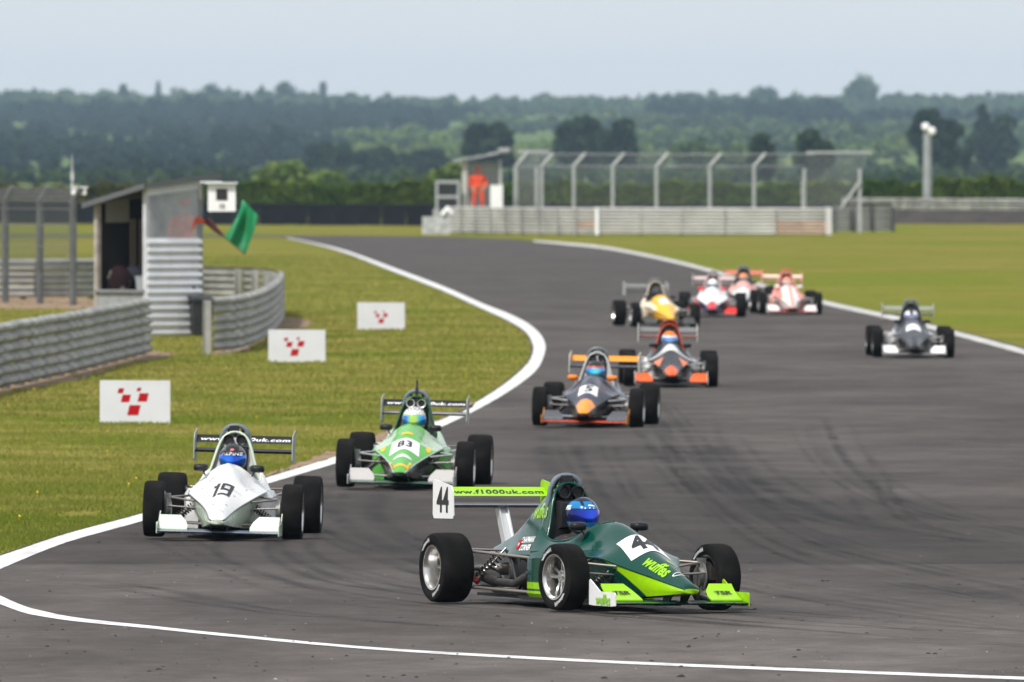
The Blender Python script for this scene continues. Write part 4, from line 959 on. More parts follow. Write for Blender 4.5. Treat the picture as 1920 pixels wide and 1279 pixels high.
# ---- bodywork sections: x, rim(y,z), shoulder(y,z), bottom(y,z), bell
ST = [(.95, (0, .200), (.050, .188), (.050, .156), 0), (.93, (0, .220), (.066, .196), (.066, .150), 0), (.86, (0, .250), (.078, .207), (.082, .145), 0), (.7, (0, .305), (.100, .234), (.108, .133), .0), (.5, (0, .368), (.134, .270), (.136, .120), .08),
      (.3, (0, .432), (.188, .312), (.160, .110), .2), (.12, (0, .492), (.262, .360), (.180, .10), .42), (.0, (0, .535), (.312, .392), (.188, .096), .58), (-.1, (0, .572), (.326, .400), (.192, .093), .70), (-.25, (0, .62), (.33, .405), (.20, .09), .85),
      (-.38, (0, .648), (.335, .408), (.21, .085), .9), (-.48, (0, .655), (.34, .412), (.22, .082), .9), (-.55, (.03, .648), (.345, .415), (.225, .08), .85), (-.60, (.095, .625), (.347, .417), (.23, .08), .7), (-.67, (.165, .572), (.35, .42), (.235, .08), .5),
      (-.76, (.215, .525), (.35, .42), (.24, .08), .3), (-.9, (.24, .502), (.35, .42), (.25, .08), .2), (-1.08, (.25, .50), (.35, .42), (.25, .08), .15), (-1.2, (.25, .53), (.345, .42), (.25, .08), .1), (-1.32, (.235, .585), (.33, .42), (.25, .08), .1)]
NT = 13
def half(st, s):
    x, (y0, z0), (ys, zs), _, k = st; out = []
    for i in range(NT):
        t = i/(NT-1); bell = (math.exp(-(t/.52)**2)-math.exp(-(1/.52)**2))/(1-math.exp(-(1/.52)**2)); dome = 1-t**1.9
        out.append(Vector((x, s*(y0+(ys-y0)*t), zs+(z0-zs)*((1-k)*dome+k*bell))))
    return out
def smooth_st():
    xs = [s[0] for s in ST]; arr = np.array([[s[0], *s[1], *s[2], *s[3], s[4]] for s in ST]); out = []
    pts = cmr([tuple(a[:3]) for a in arr], 3); p2 = cmr([tuple(a[3:6]) for a in arr], 3); p3 = cmr([tuple(a[5:8]) for a in arr], 3)
    for a, b, c in zip(pts, p2, p3): out.append((a.x, (max(a.y, 0), a.z), (b.x, b.y), (c.x, c.y), c.z))
    return out
SS = smooth_st()
def upper():
    mb = MB()
    for s in (1, -1): mb.loft([half(st, s) for st in SS])
    mb.add(half(SS[0], 1)+[Vector((SS[0][0], 0, SS[0][2][1]))], [tuple(range(NT+1))]); mb.add(half(SS[0], -1)+[Vector((SS[0][0], 0, SS[0][2][1]))], [tuple(range(NT+1))])
    return mb
def side(s):
    def f():
        mb = MB(); rings = []
        for st in SS:
            x, _, (ys, zs), (yb, zb), k = st; a, b = Vector((x, s*ys, zs-.004)), Vector((x, s*yb, zb)); mid = a.lerp(b, .5)+Vector((0, s*.012, 0))
            rings.append([a, a.lerp(mid, .5), mid, mid.lerp(b, .5), b, Vector((x, 0, zb-.004))])
        mb.loft(rings); st = SS[0]; mb.add(rings[0]+[Vector((st[0], 0, st[2][1]))], [tuple(range(7))]); return mb
    return f
def shoulder_trim(s, r=.007):
    def f():
        mb = MB(); mb.tube([(st[0], s*(st[2][0]+.002), st[2][1]-.003) for st in SS if st[0] > -.5], r, 6); return mb
    return f
def rim_trim():
    mb = MB(); L = [st for st in SS if st[0] < -.5]
    path = [(st[0], st[1][0], st[1][1]) for st in L][::-1]+[(st[0], -st[1][0], st[1][1]) for st in L]; mb.tube(path, .011, 6); return mb
def tub_inner():
    mb = MB()
    L = [st for st in SS if st[0] < -.42]; rings = []
    for st in L:
        x, (y0, z0), _, (yb, zb), _ = st; rings.append([Vector((x, s*max(y, .0), z)) for (s, y, z) in ((1, y0-.012, z0-.012), (1, .26, .38), (1, .2, .12), (0, 0, .11), (-1, .2, .12), (-1, .26, .38), (-1, y0-.012, z0-.012))])
    mb.loft(rings); st = L[0]; mb.add([Vector((st[0]-.02, y, z)) for y, z in ((.3, .40), (.17, .5), (0, .60), (-.17, .5), (-.3, .40), (-.2, .12), (.2, .12))], [tuple(range(7))])
    return mb
# engine cover / head fairing
CT = [(-1.17, -1.365, .40, .935, .29), (-1.25, -1.40, .39, .935, .285), (-1.40, -1.50, .385, .905, .275), (-1.65, -1.68, .38, .82, .25), (-1.95, -1.95, .375, .675, .22), (-2.2, -2.2, .37, .555, .18), (-2.45, -2.45, .37, .478, .135), (-2.68, -2.68, .37, .425, .085), (-2.74, -2.74, .375, .41, .06)]
CPZ = [0, .06, .14, .25, .40, .57, .72, .83, .90, .95, .985, 1.0]; CPY = [1, .95, .88, .79, .69, .60, .52, .44, .36, .26, .14, 0]
def cring(c, inset=0., back=0.):
    xb, xt, zb, zt, yb = c; h = []
    for sz, sy in zip(CPZ, CPY): h.append(Vector((xb+(xt-xb)*sz-back, max(0, yb*sy-inset), zb+(zt-zb)*sz-inset*(sz > .9))))
    return h+[Vector((p.x, -p.y, p.z)) for p in h[-2::-1]]
def csmooth(): return [tuple(p[:3])+tuple(q[1:3]) for p, q in zip(cmr([c[:3] for c in CT], 4), cmr([(c[0], c[3], c[4]) for c in CT], 4))]
def cover():
    mb = MB(); mb.loft([cring(c) for c in csmooth()]); r = cring(CT[-1]); mb.add(r, [tuple(range(len(r)))]); return mb
def cover_under():
    mb = MB(); mb.loft([[r[0], Vector((r[0].x, 0, r[0].z-.01)), r[-1]] for r in [cring(c) for c in csmooth()]]); return mb
def cover_lip():
    mb = MB(); mb.tube(cring(CT[0]), .014, 7); return mb
def bulkhead():
    mb = MB(); r = cring(CT[0], .008, .035); mb.add(r, [tuple(range(len(r)))])
    r2 = cring(CT[0], .006, .0); mb.loft([r2, r]); return mb
def intakes(sg):
    mb = MB()
    for s in (sg,): mb.lathe([(.036, -1.30), (.046, -1.295), (.046, -1.36), (.036, -1.36)], (0, s*.058, .862), 0, 18)
    return mb
def intake_holes(sg):
    mb = MB()
    for s in (sg,): mb.lathe([(0, -1.318), (.037, -1.318)], (0, s*.058, .862), 0, 18)
    return mb
def headrest():
    mb = MB(); mb.loft([[(-1.24, y, z) for y, z in ((-.11, .60), (.11, .60), (.10, .78), (-.10, .78))], [(-1.33, y, z) for y, z in ((-.14, .56), (.14, .56), (.12, .80), (-.12, .80))]], True, True); return mb
def hoop():
    mb = MB(); pts = [(-1.44, .20, .42), (-1.43, .165, .62), (-1.42, .135, .82), (-1.415, .122, .90)]
    arc = [(-1.41, .115*math.cos(a), .905+.085*math.sin(a)) for a in np.linspace(0, math.pi, 13)]
    mb.tube(pts+arc+[(x, -y, z) for x, y, z in pts[::-1]], .021, 10); return mb
def hoop_stay(sg):
    mb = MB()
    for s in (sg,): mb.tube([(-1.42, s*.06, .965), (-1.75, s*.10, .60)], .014, 7)
    return mb
def onboard():
    mb = MB(); mb.box((-1.385, -.01, .958), (.06, .085, .062)); mb.box((-1.39, 0, .915), (.03, .03, .05)); mb.lathe([(0, -1.352), (.020, -1.352), (.022, -1.36)], (0, -.03, .965), 0, 12); return mb
def aerial():
    mb = MB(); mb.tube([(-1.40, 0, .98), (-1.40, 0, 1.02), (-1.40, 0, 1.04), (-1.40, 0, 1.10)], [.022, .018, .010, .012], 8); mb.box((-1.39, 0, .93), (.03, .03, .08)); return mb
# pods, floor, mechanicals
def pod(s):
    def f():
        mb = MB(); rings = []
        for x, yo, z1 in ((-.50, .30, .34), (-.56, .375, .40), (-.75, .405, .425), (-1.05, .41, .42), (-1.2, .405, .405), (-1.22, .395, .39)):
            rings.append([Vector((x, s*y, z)) for y, z in ((.26, .075), (yo-.02, .07), (yo, .10), (yo, z1-.05), (yo-.03, z1), (.26, z1+.01))])
        mb.loft(rings, True, True); return mb
    return f
def floor_():
    mb = MB(); mb.prism([(.55, .10, .05), (.0, .17, .05), (-.15, .24, .05), (-.55, .40, .05), (-1.25, .42, .05), (-1.6, .30, .05), (-2.55, .24, .05), (-2.55, -.24, .05), (-1.6, -.30, .05), (-1.25, -.42, .05), (-.55, -.40, .05), (-.15, -.24, .05), (.0, -.17, .05), (.55, -.10, .05)], (0, 0, .022))  # front end carried on under the nose to deepen the shade below
    mb.loft([[(-2.2, -.24, .072), (-2.2, .24, .072)], [(-2.62, -.24, .16), (-2.62, .24, .16)]]); return mb
def engine():
    mb = MB(); mb.box((-1.62, 0, .27), (.5, .36, .30)); mb.box((-1.58, 0, .40), (.34, .40, .10)); mb.box((-1.66, .0, .15), (.44, .30, .12))
    for k in range(5): mb.box((-1.42-.085*k, 0, .33), (.03, .42, .16))
    for s in (1, -1): mb.lathe([(0, s*.18), (.10, s*.18), (.10, s*.215), (.07, s*.23), (0, s*.23)], (-1.72, 0, .24), 1, 16)
    return mb
def gearbox():
    mb = MB(); mb.lathe([(0, -.12), (.09, -.12), (.13, -.05), (.13, .05), (.09, .12), (0, .12)], (WB, 0, .26), 1, 18); mb.box((-2.02, 0, .26), (.36, .16, .20)); mb.box((-2.42, 0, .24), (.3, .12, .16)); return mb
def exhaust():
    mb = MB(); mb.tube([(-1.48, -.17, .30), (-1.46, -.30, .22), (-1.60, -.335, .16), (-1.85, -.335, .165), (-1.95, -.33, .17)], .032, 9); mb.tube([(-1.92, -.33, .17), (-2.0, -.325, .185), (-2.45, -.27, .23)], [.035, .058, .058], 12); return mb
def drive(s):
    def f():
        mb = MB(); mb.tube([(WB, s*.12, .26), (WB, s*.5, .265)], .02, 8); mb.lathe([(.05, s*.12), (.05, s*.2), (.03, s*.23)], (WB, 0, .26), 1, 12); return mb
    return f
def rods(pairs, r=.0105):
    def f():
        mb = MB()
        for a, b in pairs: mb.tube([a, b], r, 7)
        return mb
    return f
def upright(x, s, r):
    def f():
        mb = MB(); mb.box((x, s*.505, .255), (.07, .05, .28)); mb.lathe([(0, s*.47), (.075, s*.47), (.075, s*.50), (.11, s*.50), (.11, s*.508), (.0, s*.508)], (x, 0, r), 1, 20); return mb
    return f
def coil(a, b, r=.032, n=7):
    a, b = Vector(a), Vector(b); t = unit(b-a); u = unit(t.orthogonal()); v = t.cross(u); mb = MB()
    mb.tube([a+(b-a)*(.12+.7*i/(n*10))+(u*math.cos(i*.628)+v*math.sin(i*.628))*r for i in range(n*10+1)], .0062, 5); return mb
def damper(a, b):
    a, b = Vector(a), Vector(b); mb = MB(); mb.tube([a, a.lerp(b, .55)], .017, 8); mb.tube([a.lerp(b, .5), b], .009, 7); return mb
def capr(a, b):
    a, b = Vector(a), Vector(b); mb = MB(); mb.tube([a.lerp(b, .0), a.lerp(b, .09)], .033, 10); return mb
# wheels, spinning axis = local y, outboard = +y
def tyre(r, w_):
    def f():
        rr = .168; h = w_/2
        prof = [(rr-.004, -h*.86), (rr+.01, -h*.94), (rr+.035, -h*1.0), (r-.045, -h*1.0), (r-.018, -h*.95), (r-.006, -h*.84), (r-.001, -h*.55), (r, 0), (r-.001, h*.55), (r-.006, h*.84), (r-.018, h*.95), (r-.045, h), (rr+.035, h), (rr+.01, h*.94), (rr-.004, h*.86)]
        mb = MB(); mb.lathe(prof, (0, 0, 0), 1, 56); return mb
    return f
def rim(w_, dish):
    def f():
        h = w_/2; mb = MB()
        mb.lathe([(.166, h*.86), (.174, h*.90), (.172, h*.95), (.163, h*.94), (.158, h*.82), (.150, h*.72), (.147, h-dish+.01), (.140, h-dish-.02), (.14, -h*.7), (.155, -h*.85), (.168, -h*.9)], (0, 0, 0), 1, 48)
        y0 = h-dish
        mb.lathe([(.0, y0+.012), (.024, y0+.012), (.028, y0+.004), (.052, y0+.004), (.056, y0-.018), (0, y0-.018)], (0, 0, 0), 1, 24)
        for k in range(4):
            for q in (-1, 1):
                a = k*math.pi/2+.3; b0, b1 = a+q*.34, a+q*.26
                p0, p1 = Vector((.046*math.cos(b0), 0, .046*math.sin(b0))), Vector((.146*math.cos(b1), 0, .146*math.sin(b1))); t = unit(p1-p0); n_ = Vector((-t.z, 0, t.x))
                mb.loft([[p0+n_*.011+Vector((0, y0, 0)), p0-n_*.011+Vector((0, y0, 0)), p0-n_*.011+Vector((0, y0-.022, 0)), p0+n_*.011+Vector((0, y0-.022, 0))], [p1+n_*.014+Vector((0, y0+.004, 0)), p1-n_*.014+Vector((0, y0+.004, 0)), p1-n_*.014+Vector((0, y0-.03, 0)), p1+n_*.014+Vector((0, y0-.03, 0))]], True, True)
        for k in range(4): mb.lathe([(0, y0+.02), (.009, y0+.02), (.009, y0)], (.037*math.cos(k*math.pi/2), 0, .037*math.sin(k*math.pi/2)), 1, 8)
        return mb
    return f
def brake():
    mb = MB(); mb.lathe([(.05, -.012), (.118, -.012), (.118, .0), (.05, .0)], (0, 0, 0), 1, 28); mb.box((.09, -.006, .03), (.07, .06, .10)); return mb
def ring_text(txt, r, size, y, a0=0., flip=1):
    mb = text_mb(txt, size, .0022, .15, 1.15, 1.1, .03); out = MB()
    out.add([((r+v[1])*math.sin(a0+v[0]/r)*flip, y, (r+v[1])*math.cos(a0+v[0]/r)) for v in mb.v], mb.f); return out
# wings
def airfoil(x0, x1, z0, z1, t, y0, y1, camber=.0, n=9):
    """Plan-constant aerofoil between leading (x0,z0) and trailing (x1,z1) edges, span y0..y1."""
    up, lo = [], []
    for i in range(n):
        u = i/(n-1); x = x0+(x1-x0)*u; z = z0+(z1-z0)*u-camber*4*u*(1-u); th_ = t*(1.6*math.sqrt(u)*(1-u)+.06)
        up.append((x, z+th_)); lo.append((x, z-th_))
    ring = up+lo[::-1]; mb = MB(); mb.loft([[(x, y0, z) for x, z in ring], [(x, y1, z) for x, z in ring]], True, True); return mb
RWX = -2.74; RWS = .45
def rw_main(): return airfoil(RWX+.16, RWX-.08, .738, .752, .013, -RWS, RWS, .02)
def rw_flap(): return airfoil(RWX+.0, RWX-.14, .806, .872, .008, -RWS, RWS, .012)
def rw_end(s):
    def f():
        mb = MB(); pts = [(.20, .635), (.215, .66), (.20, .84), (.17, .885), (-.17, .93), (-.195, .91), (-.195, .66), (-.17, .63)]
        mb.prism([(RWX+a, s*RWS+(-.004 if s < 0 else -.004), z) for a, z in pts], (0, .008, 0)); return mb
    return f
def pylon():
    mb = MB()
    for s in (1, -1): mb.prism([(RWX+.12, s*.035-.006, .735), (RWX+.04, s*.035-.006, .735), (-2.50, s*.035-.006, .36), (-2.42, s*.035-.006, .36)], (0, .012, 0))
    mb.tube([(RWX+.05, .06, .725), (RWX+.05, -.06, .725)], .012, 7); mb.loft([[(RWX+.10, -.03, .73), (RWX+.10, .03, .73), (RWX+.05, .03, .73), (RWX+.05, -.03, .73)], [(-2.42, -.03, .36), (-2.42, .03, .36), (-2.47, .03, .36), (-2.47, -.03, .36)]], True, True); return mb
def fw_main(): return airfoil(.80, .52, .075, .09, .018, -.54, .54, .008)
def fw_flap(s):
    def f():
        mb = MB(); a = [(.70, .10), (.63, .125), (.55, .165), (.49, .215)]
        yi = [.28, .28, .30, .35]
        mb.loft([[(x, s*y, z) for (x, z), y in zip(a, yi)], [(x, s*.535, z) for x, z in a]])
        mb.loft([[(x, s*y, z-.012) for (x, z), y in zip(a, yi)], [(x, s*.535, z-.012) for x, z in a]])
        mb.loft([[(x, s*y, z) for (x, z), y in zip(a, yi)], [(x, s*y, z-.012) for (x, z), y in zip(a, yi)]])
        mb.add([(a[0][0], s*.28, .10), (a[0][0], s*.535, .10), (a[0][0], s*.535, .088), (a[0][0], s*.28, .088)], [(0, 1, 2, 3)]); return mb
    return f
def fw_end(s):
    def f():
        mb = MB(); pts = [(.31, .055), (.31, .235), (.325, .245), (.52, .155), (.78, .155), (.80, .14), (.80, .055), (.7, .05), (.40, .05)]
        mb.prism([(x, s*.545-.004, z) for x, z in pts], (0, .008, 0)); return mb
    return f
def fw_strut(sg):
    mb = MB()
    for s in (sg,): mb.prism([(.80, s*.07-.005, .155), (.62, s*.07-.005, .14), (.60, s*.07-.005, .085), (.72, s*.07-.005, .085)], (0, .01, 0))
    return mb
def mirror(s):
    def f():
        mb = MB(); c = Vector((-.58, s*.255, .62)); rings = []
        for x, k in ((.045, .35), (.03, .8), (.0, 1), (-.035, 1), (-.04, .93)):
            rings.append([c+Vector((x, .066*k*math.copysign(abs(math.cos(a))**.6, math.cos(a)), .034*k*math.copysign(abs(math.sin(a))**.5, math.sin(a)))) for a in np.linspace(0, 2*math.pi, 17)[:-1]])
        mb.loft(rings, True, True); mb.tube([c+Vector((0, -s*.02, -.02)), (-.56, s*.21, .55)], .007, 6); return mb
    return f
def steering():
    mb = MB(); mb.tube([(-.66+.02*math.sin(a), .12*math.cos(a), .47+.085*math.sin(a)) for a in np.linspace(0, 2*math.pi, 21)[:-1]], .012, 7, closed=True); mb.box((-.65, 0, .47), (.02, .20, .03)); mb.tube([(-.65, 0, .47), (-.5, 0, .44)], .015, 7); return mb

FLAP_BVH = rw_flap().bvh(); UP_MB = upper(); UP_BVH = UP_MB.bvh(); CV_BVH = cover().bvh()
M_tread = mat('tyre_tread', (.0055, .0053, .0052), .88, var=.25, vscale=7, c2=(.011, .0102, .0098), c2scale=3, bump=.12, bscale=60, spec=.12); M_rimS = mat('polished_alloy', (.58, .57, .55), .26, .95, var=.15, vscale=12); M_brake = mat('brake_iron', (.035, .030, .027), .6, .4)
M_letter = mat('tyre_lettering', (.50, .50, .49), .7, var=.3, vscale=25)
M_carbon = mat('satin_black', (.008, .008, .009), .42, spec=.3); M_steel = mat('bare_steel', (.30, .28, .26), .35, .8); M_rodblk = mat('painted_rod', (.03, .03, .032), .4)
M_eng = mat('engine_black', (.010, .010, .010), .6, .2, var=.4, vscale=14); M_alu = mat('cast_alloy', (.25, .25, .24), .45, .7, var=.3, vscale=10); M_exh = mat('exhaust_can', (.07, .066, .062), .5, .6, var=.3, vscale=8)
M_redcap = mat('spring_red', (.45, .02, .015), .4); M_hoop = mat('hoop_grey', (.13, .16, .185), .5, spec=.3); M_floor = mat('floor_black', (.01, .01, .01), .6)
M_ink = mat('number_black', (.010, .010, .011), .45); M_plate = mat('number_plate_white', (.80, .80, .80), .4)

def decal(root, name, mb, m): return mb.build(name, m, root)

SUIT_J = {'pelvis': ((-.98, 0, .21), .13), 'waist': ((-1.05, 0, .30), .13), 'chest': ((-1.13, 0, .41), (.17, .12)), 'neck': ((-1.13, 0, .53), .06), 'head': ((-1.11, 0, .66), .075),
          'shl': ((-1.12, .17, .485), .07), 'ell': ((-.92, .22, .36), .05), 'wrl': ((-.735, .135, .44), .036), 'shr': ((-1.12, -.17, .485), .07), 'elr': ((-.92, -.22, .36), .05), 'wrr': ((-.735, -.135, .44), .036),
          'hil': ((-.9, .09, .20), .085), 'knl': ((-.50, .10, .33), .065), 'anl': ((-.12, .07, .20), .045), 'tol': ((-.05, .07, .27), .035), 'hir': ((-.9, -.09, .20), .085), 'knr': ((-.50, -.10, .33), .065), 'anr': ((-.12, -.07, .20), .045), 'tor': ((-.05, -.07, .27), .035)}
SUIT_E = [('pelvis', 'waist'), ('waist', 'chest'), ('chest', 'neck'), ('neck', 'head'), ('chest', 'shl'), ('shl', 'ell'), ('ell', 'wrl'), ('chest', 'shr'), ('shr', 'elr'), ('elr', 'wrr'), ('pelvis', 'hil'), ('hil', 'knl'), ('knl', 'anl'), ('anl', 'tol'), ('pelvis', 'hir'), ('hir', 'knr'), ('knr', 'anr'), ('anr', 'tor')]
for k, s in (('wrl', 1), ('wrr', -1)): hand(SUIT_J, SUIT_E, k, SUIT_J[k][0], Vector((.5, -s*.25, .25)), s, (.2, -s*.9, -.1), .010)
SUIT_ME = skin_body('driver_body', SUIT_J, SUIT_E, [MATS['number_black']], lambda c: 0)
HC = Vector((-1.10, 0, .695))
def hpt(a, e, k=1.0):
    """Helmet surface: azimuth a from forward, elevation e."""
    rx, ry, rz = .158, .125, .138; x, y, z = math.cos(e)*math.cos(a), math.cos(e)*math.sin(a), math.sin(e)
    if z < 0: rz = .150; 
    f = 1+(.10*max(0, x)*max(0, -z)*2)           # chin bar
    if x < 0 and z < 0: f *= 1-.10*abs(z)
    return HC+Vector((x*rx*f, y*ry*(1-.08*max(0, -z)), max(z, -.86)*rz))*k
def helmet():
    mb = MB(); mb.loft([[hpt(a, e) for a in np.linspace(0, 2*math.pi, 33)[:-1]] for e in np.linspace(-1.35, 1.5, 22)], True, True); return mb
def visor():
    mb = MB(); mb.loft([[hpt(a, e, 1.022) for a in np.linspace(-1.32, 1.32, 26)] for e in np.linspace(-.34, .30, 8)]); return mb
def visor_strip():
    mb = MB(); mb.loft([[hpt(a, e, 1.026) for a in np.linspace(-1.25, 1.25, 24)] for e in np.linspace(.255, .40, 4)]); return mb

def make_car(sp):
    """sp: dict with px,py (front axle centre on the ground), a (heading, deg), label, colours."""
    p = P(sp['px'], sp['py']); root = empty('racing_car', (p.x, p.y, .004)); root.rotation_euler = (R(sp.get('roll', -1.0)), 0, R(sp['a']-90)); tag(root, sp['label'], 'racing car', 'racing cars on the track')
    nm = sp['id']; mu = sp['m_upper']; ms_ = sp['m_side']; mc = sp['m_cover']; mt_ = sp.get('m_trim', M_carbon)
    place('nose_cone', cached('nose_cone', upper, 50), mu, root)
    for s, q in ((1, 'l'), (-1, 'r')):
        cpart(root, 'side_panel', 'side_panel:'+q, side(s), ms_, 50); cpart(root, 'shoulder_trim', 'shoulder_trim:'+q, shoulder_trim(s), sp.get('m_edge', mt_), 60); cpart(root, 'side_pod', 'side_pod:'+q, pod(s), sp.get('m_pod', mc), 30)
    cpart(root, 'cockpit_lining', 'cockpit_lining', tub_inner, M_floor, 40); cpart(root, 'cockpit_edge', 'cockpit_edge', rim_trim, sp.get('m_rimtrim', mu), 60)
    cpart(root, 'engine_cover', 'engine_cover', cover, mc, 45); cpart(root, 'cover_lip', 'cover_lip', cover_lip, sp.get('m_lip', mc), 60); cpart(root, 'bulkhead', 'bulkhead', bulkhead, sp.get('m_bulk', M_carbon), 40); cpart(root, 'cover_base', 'cover_base', cover_under, M_floor)
    [cpart(root, 'air_intake', 'air_intake:%d' % s_, lambda s_=s_: intakes(s_), sp.get('m_intake', M_carbon), 40) for s_ in (1, -1)]; [cpart(root, 'intake_hole', 'intake_hole:%d' % s_, lambda s_=s_: intake_holes(s_), M_floor) for s_ in (1, -1)]; cpart(root, 'headrest', 'headrest', headrest, M_floor)
    cpart(root, 'roll_hoop', 'roll_hoop', hoop, sp.get('m_hoop', M_hoop), 60); [cpart(root, 'hoop_stay', 'hoop_stay:%d' % s_, lambda s_=s_: hoop_stay(s_), M_carbon, 60) for s_ in (1, -1)]
    if sp.get('top', 'camera') == 'camera': cpart(root, 'onboard_camera', 'onboard_camera', onboard, M_black, 30)
    elif sp['top'] == 'aerial': cpart(root, 'aerial', 'aerial', aerial, M_black, 40)
    cpart(root, 'undertray', 'undertray', floor_, M_floor); cpart(root, 'engine', 'engine', engine, M_eng, 30); cpart(root, 'gearbox', 'gearbox', gearbox, M_alu, 35); cpart(root, 'exhaust', 'exhaust', exhaust, M_exh, 50)
    cpart(root, 'steering_wheel', 'steering_wheel', steering, M_black, 50)
    for s, q in ((1, 'l'), (-1, 'r')):
        cpart(root, 'mirror', 'mirror:'+q, mirror(s), sp.get('m_mirror', M_carbon), 50); cpart(root, 'driveshaft', 'driveshaft:'+q, drive(s), M_steel, 50)
        cpart(root, 'upper_wishbone', 'upper_wishbone:'+q, rods([((.14, s*.255, .335), (0, s*.50, .36)), ((-.22, s*.30, .375), (0, s*.50, .36))]), sp.get('m_rod', M_steel), 60)
        cpart(root, 'lower_wishbone', 'lower_wishbone:'+q, rods([((.18, s*.15, .13), (0, s*.50, .145)), ((-.26, s*.2, .13), (0, s*.50, .145))]), sp.get('m_rod', M_steel), 60)
        cpart(root, 'track_rod', 'track_rod:'+q, rods([((.09, s*.22, .27), (.09, s*.50, .285))], .009), M_steel, 60)
        cpart(root, 'radius_rod', 'radius_rod_u:'+q, rods([((-1.15, s*.37, .365), (WB+.02, s*.50, .40))], .0125), sp.get('m_rod', M_steel), 60); cpart(root, 'radius_rod', 'radius_rod_l:'+q, rods([((-1.15, s*.37, .105), (WB+.02, s*.50, .125))], .0125), sp.get('m_rod', M_steel), 60)
        cpart(root, 'rear_link', 'rear_link:'+q, rods([((WB+.1, s*.10, .40), (WB, s*.50, .41))], .010), M_steel, 60); cpart(root, 'rear_wishbone', 'rear_wishbone:'+q, rods([((WB+.15, s*.10, .11), (WB, s*.50, .125)), ((WB-.15, s*.10, .12), (WB, s*.50, .125))], .010), M_steel, 60)
        cpart(root, 'upright', 'upright_f:'+q, upright(0, s, FRr), M_alu, 40); cpart(root, 'upright', 'upright_r:'+q, upright(WB, s, RRr), M_alu, 40)
        a_, b_ = (.03, s*.44, .165), (.03, s*.245, .315); dm = cpart(root, 'damper', 'damper_f:'+q, lambda: damper(a_, b_), M_steel, 60); cpart(dm, 'coil_spring', 'coil_spring_f:'+q, lambda: coil(a_, b_), M_black, 60); cpart(dm, 'spring_cap', 'spring_cap_f:'+q, lambda: capr(a_, b_), M_redcap, 40)
        a2, b2 = (WB+.08, s*.42, .16), (WB+.10, s*.17, .42); dm = cpart(root, 'damper', 'damper_r:'+q, lambda: damper(a2, b2), M_steel, 60); cpart(dm, 'coil_spring', 'coil_spring_r:'+q, lambda: coil(a2, b2, .036, 8), M_black, 60); cpart(dm, 'spring_cap', 'spring_cap_r:'+q, lambda: capr(a2, b2), M_redcap, 40)
        cpart(root, 'frame_tube', 'frame_tube:'+q, rods([((-1.35, s*.27, .42), (-1.75, s*.24, .10)), ((-1.75, s*.24, .10), (-2.1, s*.16, .40)), ((-1.35, s*.27, .08), (-2.1, s*.18, .10)), ((-1.35, s*.27, .40), (-1.32, s*.28, .08))], .013), sp.get('m_frame', M_rodblk), 60)
        for x, r, w_, yy, wk in ((0, FRr, FW, FY, 'f'), (WB, RRr, RW, RY, 'r')):
            we = empty('wheel', (x, s*yy, r)); we.parent = root; we.rotation_euler = (0, 0, (0 if s > 0 else math.pi)+(R(sp.get('steer', 0)) if wk == 'f' else 0))
            if wk == 'f' and sp.get('camber'): pass
            ty = cpart(we, 'tyre', 'tyre_'+wk, tyre(r, w_), M_tread, 35); cpart(we, 'wheel_rim', 'wheel_rim_'+wk, rim(w_, .075 if wk == 'f' else .12), sp.get('m_rimw', M_rimS), 35); cpart(we, 'rim_shade_disc', 'spoke_shade_'+wk, lambda: MB().lathe([(.0, w_/2-(.075 if wk == 'f' else .12)-.045), (.139, w_/2-(.075 if wk == 'f' else .12)-.045)], (0, 0, 0), 1, 28), M_brake, 40); bd = cpart(we, 'brake_disc', 'brake_disc', brake, M_brake, 40); bd.location = (0, -w_*.38, 0)  # dark backing disc paints in the shade behind the spokes
            if sp.get('letters'):
                for q_, a0 in enumerate((.55, .55+math.pi)): place('tyre_lettering', cached(f'lettering_{wk}{q_}', lambda: ring_text('Hoosier', .207 if wk == 'f' else .212, .040, w_/2+.0012, a0)), M_letter, ty)
                place('tyre_lettering', cached(f'lettering_in_{wk}', lambda: ring_text('Hoosier', .207 if wk == 'f' else .212, .040, -w_/2-.0012, .5, -1)), M_letter, ty)
        fe = cpart(root, 'front_endplate', 'front_endplate:'+q, fw_end(s), sp.get('m_fend_'+q, sp.get('m_fend', M_carbon))); cpart(root, 'front_flap', 'front_flap:'+q, fw_flap(s), sp['m_flap'], 50)
        cpart(root, 'rear_endplate', 'rear_endplate:'+q, rw_end(s), sp.get('m_rend_'+q, sp.get('m_rend', M_carbon)))
    cpart(root, 'front_wing', 'front_wing', fw_main, sp.get('m_fwing', M_carbon), 40); [cpart(root, 'wing_strut', 'wing_strut:%d' % s_, lambda s_=s_: fw_strut(s_), M_carbon) for s_ in (1, -1)]
    cpart(root, 'rear_wing', 'rear_wing', rw_main, sp.get('m_rw', M_carbon), 40); fp_ = cpart(root, 'rear_wing_flap', 'rear_wing_flap', rw_flap, sp.get('m_rwf', M_carbon), 40); cpart(root, 'wing_pylon', 'wing_pylon', pylon, sp.get('m_pylon', M_alu), 40)
    if sp.get('wingtext'):
        fl_n = Vector((.095, 0, .16)).normalized()
        t = text_mb('www.f1000uk.com', .095, .0024, .2, 1.05, 1.1, .05); mbt = onto(t, (RWX-.068, 0, .838), (0, 1, 0), (-.14, 0, .066), FLAP_BVH, .003)
        decal(root, 'wing_lettering', mbt, sp['wingtext'])
    # driver: a person of his own, sitting in the car
    d = place('person', SUIT_ME, sp.get('m_suit', M_ink)); d.location = root.location; d.rotation_euler = root.rotation_euler; tag(d, sp['driver'], 'person', 'drivers')
    h = place('helmet', cached('helmet', helmet, 60), sp['m_helmet'], d); place('visor', cached('visor', visor, 60), sp['m_visor'], h)
    if sp.get('m_strip'): place('visor_strip', cached('visor_strip', visor_strip, 60), sp['m_strip'], h)
